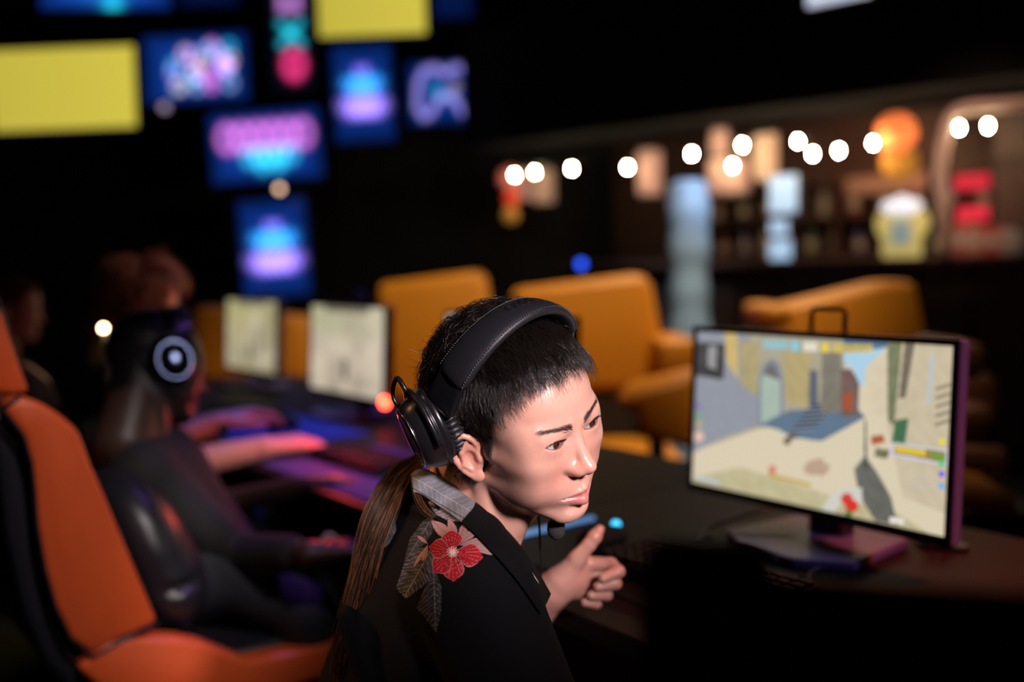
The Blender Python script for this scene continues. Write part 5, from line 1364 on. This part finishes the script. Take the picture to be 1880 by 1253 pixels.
cols = [((0.25, 0.07, 0.02), 'amber'), ((0.02, 0.10, 0.04), 'green'), ((0.20, 0.02, 0.02), 'red'), ((0.06, 0.06, 0.22), 'blue'), ((0.35, 0.30, 0.26), 'pale')]
for z, xs in ((1.295, np.arange(1.50, 3.7, 0.20)), (1.595, np.arange(1.45, 3.7, 0.24))):
    for i, x in enumerate(xs):
        q = (i + int(z * 10)) % 5
        bottle(bar_m(float(x), 1.30, z), cols[q][0], f'{cols[q][1]} bottle, {ORD[i]} from the left on the {"lower" if z < 1.5 else "upper"} shelf behind the bar', 0.24 + 0.02 * (i % 3))
# string lights
M_bulb = mat('glowing_bulb', (1, 0.9, 0.7), 0.3, emit=(1.0, 0.80, 0.50), estr=420.0)
M_sock = mat('bulb_socket', (0.012, 0.012, 0.012), 0.5)
BUL = [(945, 322), (982, 317), (1050, 310), (1152, 308), (1270, 283), (1345, 305), (1363, 267), (1465, 260), (1492, 283), (1540, 277), (1603, 263), (1761, 235), (1814, 232)]
proto = None; wire = []
for i, (x, y) in enumerate(BUL):
    c = Pb(x, y, -0.10); r0 = empty('light_bulb', tuple(c)); ordw = ['first', 'second', 'third', 'fourth', 'fifth', 'sixth', 'seventh', 'eighth', 'ninth', 'tenth', 'eleventh', 'twelfth', 'thirteenth'][i]
    tag(r0, f'warm glowing bulb of the string lights over the bar, {ordw} from the left', 'bulb', 'string light bulbs')
    if proto is None:
        g = MB().lathe([(0.0, -0.016), (0.006, -0.014), (0.009, -0.006), (0.009, 0.004), (0.006, 0.016), (0.0, 0.020)], Matrix.Identity(4), 14).build('glass', M_bulb, r0, True)
        k = MB().lathe([(0.0, 0.018), (0.013, 0.018), (0.013, 0.046), (0.004, 0.052), (0.0, 0.052)], Matrix.Identity(4), 12).build('socket', M_sock, r0, True); proto = (g, k)
    else:
        for q in proto: o = q.copy(); COL.objects.link(o); o.parent = r0
    wire.append(c + np.array([0, 0, 0.052]))
wp = []
for a, b in zip(wire, wire[1:]): wp += [a, (a + b) / 2 + np.array([0, 0, 0.02])]
wp = [wire[0] + np.array([-0.5, 0.3, 0.05])] + wp + [wire[-1], wire[-1] + np.array([0.5, -0.4, 0.05])]
tag(MB().tube([tuple(q) for q in smooth_curve(wp, 120)], 0.004, 6).build('string_light_wire', M_sock, None, True), 'black wire carrying the warm bulbs over the bar', 'wire')
# paper lanterns and shades
def glow(name, col, s, e=None): return mat(name, col, 0.8, noise=0.06, nscale=20, emit=e or col, estr=s)
def lantern(x, y, rp, m, label, off=0.0, top=None):
    c = Pb(x, y, off); d = W2K(c)[1]; r = rp * d / FPX; root = empty('paper_lantern', tuple(c)); tag(root, label, 'lantern', 'paper lanterns at the bar')
    M = Matrix.Translation(c); prof = []
    for t in np.linspace(-1.25, 1.25, 21): prof.append((r * math.cos(t) * (1.0 - 0.03 * (int((t + 2) * 12) % 2)), r * math.sin(t)))
    MB().lathe(prof, M, 28).build('paper_shade', m, root, True)
    MB().lathe([(r * 0.30, r * 0.95), (r * 0.34, r * 0.95), (r * 0.34, r * 1.0), (r * 0.30, r * 1.0)], M, 20).build('top_ring', M_sock, root, True)
    MB().tube([M @ Vector((0, 0, r * 0.95)), (c[0], c[1], 2.30) if top is None else tuple(Pb(*top, off))], 0.004, 6).build('cord', M_sock, root, True)
    rebase(root)
lantern(1645, 245, 37, glow('orange_paper', (0.90, 0.20, 0.05), 0.85, (1.0, 0.22, 0.06)), 'round glowing orange paper lantern right of the bulbs', 0.10)
lantern(1651, 298, 33, glow('amber_paper', (0.60, 0.26, 0.04), 0.26, (1.0, 0.42, 0.05)), 'round amber paper lantern under the orange one', 0.42)
lantern(936, 328, 22, glow('pink_paper', (0.55, 0.14, 0.12), 0.15, (1.0, 0.25, 0.2)), 'dim pink paper lantern at the left end of the bar', 0.1)
lantern(939, 365, 14, glow('red_paper', (0.70, 0.06, 0.02), 0.35, (1.0, 0.08, 0.03)), 'small red paper lantern under the pink one', 0.1, (938, 350))
lantern(938, 395, 15, glow('ochre_paper', (0.60, 0.26, 0.05), 0.18, (1.0, 0.45, 0.08)), 'small ochre paper lantern, lowest at the left end of the bar', 0.1, (938, 379))
def shade(x, y, wp_, hp, m, label, off=0.2):
    c = Pb(x, y, off); d = W2K(c)[1]; w_, h_ = wp_ * d / FPX, hp * d / FPX; root = empty('hanging_shade', tuple(c)); tag(root, label, 'lamp shade', 'hanging shades at the bar')
    M = Matrix.Translation(c)
    MB().lathe([(w_ / 2 * 0.90, h_ / 2), (w_ / 2, h_ / 2 * 0.8), (w_ / 2, -h_ / 2 * 0.8), (w_ / 2 * 0.90, -h_ / 2)], M, 24).build('paper_shade', m, root, True)
    for z in (h_ / 2, -h_ / 2): MB().tube([M @ Vector((w_ / 2 * 0.9 * math.cos(a), w_ / 2 * 0.9 * math.sin(a), z)) for a in np.linspace(0, 6.283, 20)[:-1]], 0.006, 6, closed=True).build('hoop', M_sock, root, True)
    MB().tube([M @ Vector((0, 0, h_ / 2)), (c[0], c[1], 2.30)], 0.004, 6).build('cord', M_sock, root, True)
    rebase(root)
PS = glow('pale_pink_shade', (0.55, 0.32, 0.25), 0.22, (1.0, 0.50, 0.38)); PB = glow('beige_shade', (0.50, 0.34, 0.24), 0.16, (1.0, 0.58, 0.40))
shade(1193, 318, 44, 84, PS, 'pale cylindrical shade right of the fourth bulb')
shade(1322, 262, 34, 50, PS, 'upper pink shade behind the sixth bulb'); shade(1338, 325, 74, 66, PS, 'wide pink shade around the sixth bulb')
shade(1406, 290, 42, 90, PB, 'tall beige shade left of the white sign'); shade(962, 340, 26, 56, PS, 'narrow pale shade beside the first bulb', 0.45); shade(998, 342, 40, 64, PB, 'beige shade under the second bulb', 0.45)
# tall blue wrapped column
col_c = Pb(1265, 470, -0.9); dcol = W2K(col_c)[1]; cr = 35 * dcol / FPX
bc = tag(empty('wrapped_column', (col_c[0], col_c[1], 0)), 'tall pale blue wrapped column standing before the bar', 'column')
z0, z1 = 0.02, Pb(1265, 332, -0.9)[2]; prof = [(0.0, z0)]
nr = 34
for k in range(nr):
    z = z0 + (z1 - z0) * k / nr; rr = cr * (1.0 + 0.05 * math.sin(k * 1.3) + 0.04 * math.sin(k * 0.5)); prof += [(rr, z), (rr * 1.04, z + (z1 - z0) / nr * 0.5)]
prof += [(cr * 0.7, z1), (0.0, z1)]
M_blu = mat('pale_blue_wrap', (0.26, 0.40, 0.60), 0.35, noise=0.35, nscale=6)
MB().lathe(prof, Matrix.Translation((col_c[0], col_c[1], 0)), 28).build('wrap', M_blu, bc, True)
MB().lathe([(0.0, 0.0), (cr * 1.3, 0.0), (cr * 1.3, 0.02), (0.0, 0.02)], Matrix.Translation((col_c[0], col_c[1], 0)), 28).build('base', M_dleg, bc)
rebase(bc)
# lit signs
def lightbox(x0, y0, x1, y1, m, label, off=0.1, rnd=0.03, name='light_box'):
    a, b = Pb(x0, y1, off), Pb(x1, y0, off); c = (a + b) / 2; w_ = np.linalg.norm((b - a)[:2]); h_ = b[2] - a[2]; root = empty(name, tuple(c)); tag(root, label, 'sign')
    M = bar_m(0, 0, 0).to_3x3().to_4x4(); M.translation = Vector(c)
    MB().box((0, 0.04, 0), (w_ * 1.04, 0.07, h_ * 1.03), M, 0.01).build('housing', M_bezel, root)
    MB().box((0, 0.0, 0), (w_, 0.012, h_), M, min(rnd, 0.0055)).build('face', m, root); rebase(root)
CW = glow('cool_white_face', (0.4, 0.5, 0.6), 0.8, (0.46, 0.70, 1.0))
lightbox(1413, 320, 1463, 392, CW, 'upright cool white lit sign in the middle of the bar')
lightbox(1414, 404, 1446, 432, CW, 'small cool white lit sign under the upright one')
lightbox(1413, 440, 1452, 477, CW, 'square cool white lit sign on the bar counter')
lightbox(1482, -70, 1600, 14, glow('white_panel', (0.8, 0.8, 0.9), 0.9, (0.75, 0.80, 1.0)), 'white lit panel cut off by the top edge', -0.6)
RD = glow('red_face', (0.6, 0.02, 0.05), 0.32, (1.0, 0.02, 0.08))
lightbox(1752, 318, 1818, 352, RD, 'upper red lit sign under the arch', 0.5); lightbox(1756, 378, 1816, 408, RD, 'lower red lit sign under the arch', 0.5)
lightbox(1552, 316, 1700, 360, glow('tan_board', (0.22, 0.11, 0.07), 0.04, (1.0, 0.5, 0.3)), 'long tan menu board above the shelves', 0.8)
# glowing beer mug sign
mg = Pb(1656, 419, -0.02); dm = W2K(mg)[1]; q = dm / FPX; mug = tag(empty('beer_mug_sign', tuple(mg)), 'glowing yellow beer mug shaped sign with white foam on the bar', 'sign')
Mm = bar_m(0, 0, 0).to_3x3().to_4x4(); Mm.translation = Vector(mg)
YG = glow('mug_yellow', (0.5, 0.40, 0.12), 0.42, (1.0, 0.80, 0.25)); FG = glow('foam_white', (0.8, 0.8, 0.9), 0.85, (0.85, 0.88, 1.0)); GG = glow('mug_grey', (0.3, 0.36, 0.36), 0.28, (0.6, 0.8, 0.8))
MB().box((0, 0, -14 * q), (72 * q, 0.06, 86 * q), Mm, 0.028, 3).build('mug', YG, mug, True)
MB().box((2 * q, -0.035, -8 * q), (38 * q, 0.02, 44 * q), Mm, 0.008, 2).build('window', GG, mug, True)
fo = MB()
for x, z, r in ((-22, 40, 16), (0, 46, 18), (22, 40, 16), (-8, 34, 16), (12, 34, 16)): fo.lathe([(0.0, -r * q * 0.8), (r * q * 0.7, -r * q * 0.5), (r * q, 0.0), (r * q * 0.7, r * q * 0.5), (0.0, r * q * 0.8)], Mm @ Matrix.Translation((x * q, -0.01, z * q)), 16)
fo.build('foam', FG, mug, True)
for sg in (-1, 1):
    MB().tube([Mm @ Vector((sg * (34 * q + 9 * q * math.sin(t)), 0, 8 * q + 18 * q * math.cos(t))) for t in np.linspace(0, math.pi, 12)], 6 * q, 8).build('handle', YG, mug, True)
rebase(mug)
# pale arch at the right end
M_arch = mat('pale_arch', (0.62, 0.42, 0.34), 0.6, noise=0.15, nscale=12)
ap = [Pb(x, y, -0.15) for x, y in ((1738, 470), (1732, 400), (1726, 330), (1734, 262), (1748, 214), (1775, 198), (1830, 194), (1900, 188), (1990, 180))]
tag(MB().tube([tuple(q) for q in smooth_curve(ap, 50)], 0.035, 12).build('arch_frame', M_arch, None, True), 'pale curved arch frame at the right end of the bar', 'arch')
# boards and packs on the right
rc = tag(empty('plank_screen', tuple(Pb(1845, 470, 0.3))), 'screen of brown horizontal planks at the right edge', 'screen')
for k in range(9):
    a = Pb(1826, 225 + k * 28, 0.3); MB().box((0.17, 0, 0), (0.34, 0.03, 0.085), Matrix.Translation(a) @ bar_m(0, 0, 0).to_3x3().to_4x4(), 0.004).build('plank', M_wood2, rc)
rebase(rc)
pk = [(1765, 450, 24, 60, (0.45, 0.12, 0.10), 'red'), (1792, 448, 26, 56, (0.50, 0.20, 0.14), 'salmon'), (1822, 446, 26, 54, (0.48, 0.08, 0.06), 'dark red'), (1850, 450, 24, 50, (0.46, 0.30, 0.28), 'pink'), (1872, 455, 18, 44, (0.30, 0.34, 0.38), 'grey')]
for x, y, w_, h_, c_, nm in pk:
    a = Pb(x, y, 0.12); d = W2K(a)[1]; W_, H_ = w_ * d / FPX, h_ * d / FPX
    root = empty('snack_pack', tuple(a)); tag(root, f'{nm} pack standing on the counter under the arch', 'pack', 'packs under the arch')
    Mx = bar_m(0, 0, 0).to_3x3().to_4x4(); zt = 1.27; Mx.translation = Vector((a[0], a[1], zt + H_ / 2))
    MB().box((0, 0, 0), (W_, 0.07, H_), Mx, 0.012).build('pouch', mat('pack_' + nm.replace(' ', '_'), c_, 0.4), root); MB().box((0, -0.036, 0), (W_ * 0.7, 0.004, H_ * 0.35), Mx, 0.001).build('band', mat('pack_band', (0.5, 0.45, 0.4), 0.5), root); rebase(root)
# small lights far back
def spotlet(x, y, Y, r, col, s, label, stand=False):
    c = Py(x, y, Y); root = empty('small_lamp', tuple(c)); tag(root, label, 'lamp')
    M = Matrix.Translation(c)
    MB().lathe([(0.0, -r), (r * 0.7, -r * 0.7), (r, 0), (r * 0.7, r * 0.7), (0.0, r)], M, 14).build('bulb', mat('small_glow', col, 0.4, emit=col, estr=s), root, True)
    MB().box((0, r * 1.4, 0), (r * 1.5, r, r * 1.5), M).build('fitting', M_sock, root)
    MB().tube([(c[0], c[1] + r * 1.4, c[2]), (c[0], c[1] + r * 1.4, 0.0) if stand else (c[0], 9.99, c[2])], 0.010, 8).build('stand' if stand else 'wall_arm', M_sock, root, True); rebase(root)
spotlet(513, 347, 9.0, 0.030, (1.0, 0.62, 0.40), 3.2, 'warm lamp above the lowest upright screen')
spotlet(302, 197, 9.0, 0.04, (0.8, 0.6, 0.8), 0.5, 'dim lilac lamp under the screen with coloured rings')
spotlet(1067, 485, 7.4, 0.03, (0.02, 0.10, 1.0), 3.0, 'blue pilot lamp left of the blue column', True)
spotlet(190, 603, 2.72, 0.010, (1.0, 0.72, 0.36), 22.0, 'bright warm glowing spot left of the curly-haired man', True)  # glowing bulb on an added stand for a bright warm spot

# ================================================================== yellow booths
M_yel = mat('amber_leather', (0.56, 0.20, 0.006), 0.48, noise=0.10, nscale=6, bump=0.1, bscale=120)
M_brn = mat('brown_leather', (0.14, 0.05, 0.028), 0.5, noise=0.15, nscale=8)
M_frm = mat('booth_plinth', (0.010, 0.009, 0.010), 0.6)
def booth(back, d, label, seat=None, arms=(), thick=0.22, slant=0.0, mt=None):
    """back: photo outline of the padded back at distance d ahead, carried down to the seat; built as a padded slab with seat and plinth."""
    pts = [P(x, y, d + slant * (x - back[0][0]) / 300.0) for x, y in back]
    xs = [q[0] for q in pts]; ys = [q[1] for q in pts]; c = np.array([np.mean(xs), np.mean(ys), 0])
    root = empty('booth_sofa', tuple(c)); tag(root, label, 'sofa', 'amber booth sofas')
    MB().prism(pts, (0.02, thick, 0.0), 0.045, 4).build('backrest', mt or M_yel, root, True)
    x0, x1 = min(xs), max(xs); zb = min(q[2] for q in pts); y0 = min(ys)
    st_ = 0.46
    MB().box(((x0 + x1) / 2, y0 - 0.28, st_ - 0.07), (x1 - x0, 0.56, 0.15), None, 0.04, 4).build('seat', M_yel, root, True)
    MB().box(((x0 + x1) / 2, y0 - 0.05, (st_ - 0.14) / 2), (x1 - x0 - 0.06, 0.66, st_ - 0.145), None, 0.005).build('plinth', M_frm, root)
    if zb > st_: MB().box(((x0 + x1) / 2, y0 + thick * 0.5, (zb + st_) / 2 - 0.02), ((x1 - x0) * 0.92, thick * 0.8, zb - st_ + 0.08), None, 0.02).build('lower_back', M_frm, root)
    for (ax0, ay0, ax1, ay1, dd, m) in arms:
        a, b = P(ax0, ay0, dd), P(ax1, ay1, dd)
        MB().box(((a[0] + b[0]) / 2, a[1] + 0.15, (a[2] + b[2]) / 2), (abs(b[0] - a[0]), 0.42, abs(a[2] - b[2])), None, 0.03, 3).build('armrest', m, root, True)
    rebase(root); return root
booth([(690, 521), (872, 497), (888, 506), (902, 610), (905, 735), (690, 735)], 5.3, 'amber booth sofa between the beige monitor and the headset man')
booth([(935, 532), (1176, 502), (1196, 514), (1219, 640), (1221, 720), (935, 720)], 4.7, 'large amber booth sofa right behind the head of the man in floral shirt', arms=[(1205, 622, 1275, 690, 4.5, M_yel)])
booth([(1415, 566), (1622, 516), (1684, 517), (1703, 610), (1708, 690), (1440, 690)], 4.5, 'amber booth sofa seen above the street game monitor', arms=[(1398, 560, 1450, 600, 4.3, M_yel)])
booth([(352, 563), (560, 583), (566, 700), (352, 700)], 5.9, 'amber booth sofa behind the two blurred monitors at the left')
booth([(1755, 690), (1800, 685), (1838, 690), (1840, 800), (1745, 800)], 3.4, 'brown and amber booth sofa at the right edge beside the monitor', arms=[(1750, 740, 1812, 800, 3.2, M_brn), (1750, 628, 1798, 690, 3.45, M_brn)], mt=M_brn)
# low amber chair beside the near monitor
lc = tag(empty('lounge_chair', tuple(Pz(1200, 860, 0.3))), 'low amber lounge chair left of the street game monitor', 'chair')
pts = [P(x, y, 3.5) for x, y in ((1125, 728), (1262, 696), (1275, 830), (1182, 800), (1168, 752), (1142, 756))]
MB().prism(pts, (0.10, 0.42, 0.0), 0.025, 3).build('seat_shell', M_yel, lc, True)
for x, y in ((0.52, 3.50), (0.80, 3.50), (0.55, 3.90), (0.85, 3.90)): MB().tube([(x, y, 0.0), (x, y, 0.72)], 0.018, 8).build('leg', M_frm, lc, True)
rebase(lc)
# padded bench at the right edge behind the desk
pb = tag(empty('padded_bench', tuple(Pz(1830, 950, 0.4))), 'padded amber bench at the right edge behind the desk', 'bench')
a, b = P(1740, 905, 2.75), P(1890, 925, 2.75)
MB().prism([P(1735, 888, 2.70), P(1880, 920, 2.65), P(1878, 958, 2.65), P(1735, 935, 2.70)], (0.02, 0.26, 0.02), 0.03, 3).build('seat', M_yel, pb, True)
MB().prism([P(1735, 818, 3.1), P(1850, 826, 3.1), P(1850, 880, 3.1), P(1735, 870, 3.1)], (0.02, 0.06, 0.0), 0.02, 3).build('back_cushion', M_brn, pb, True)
MB().box(((a[0] + b[0]) / 2 + 0.08, a[1] + 0.16, 0.28), (0.24, 0.22, 0.56), None, 0.005).build('plinth', M_frm, pb)
rebase(pb)
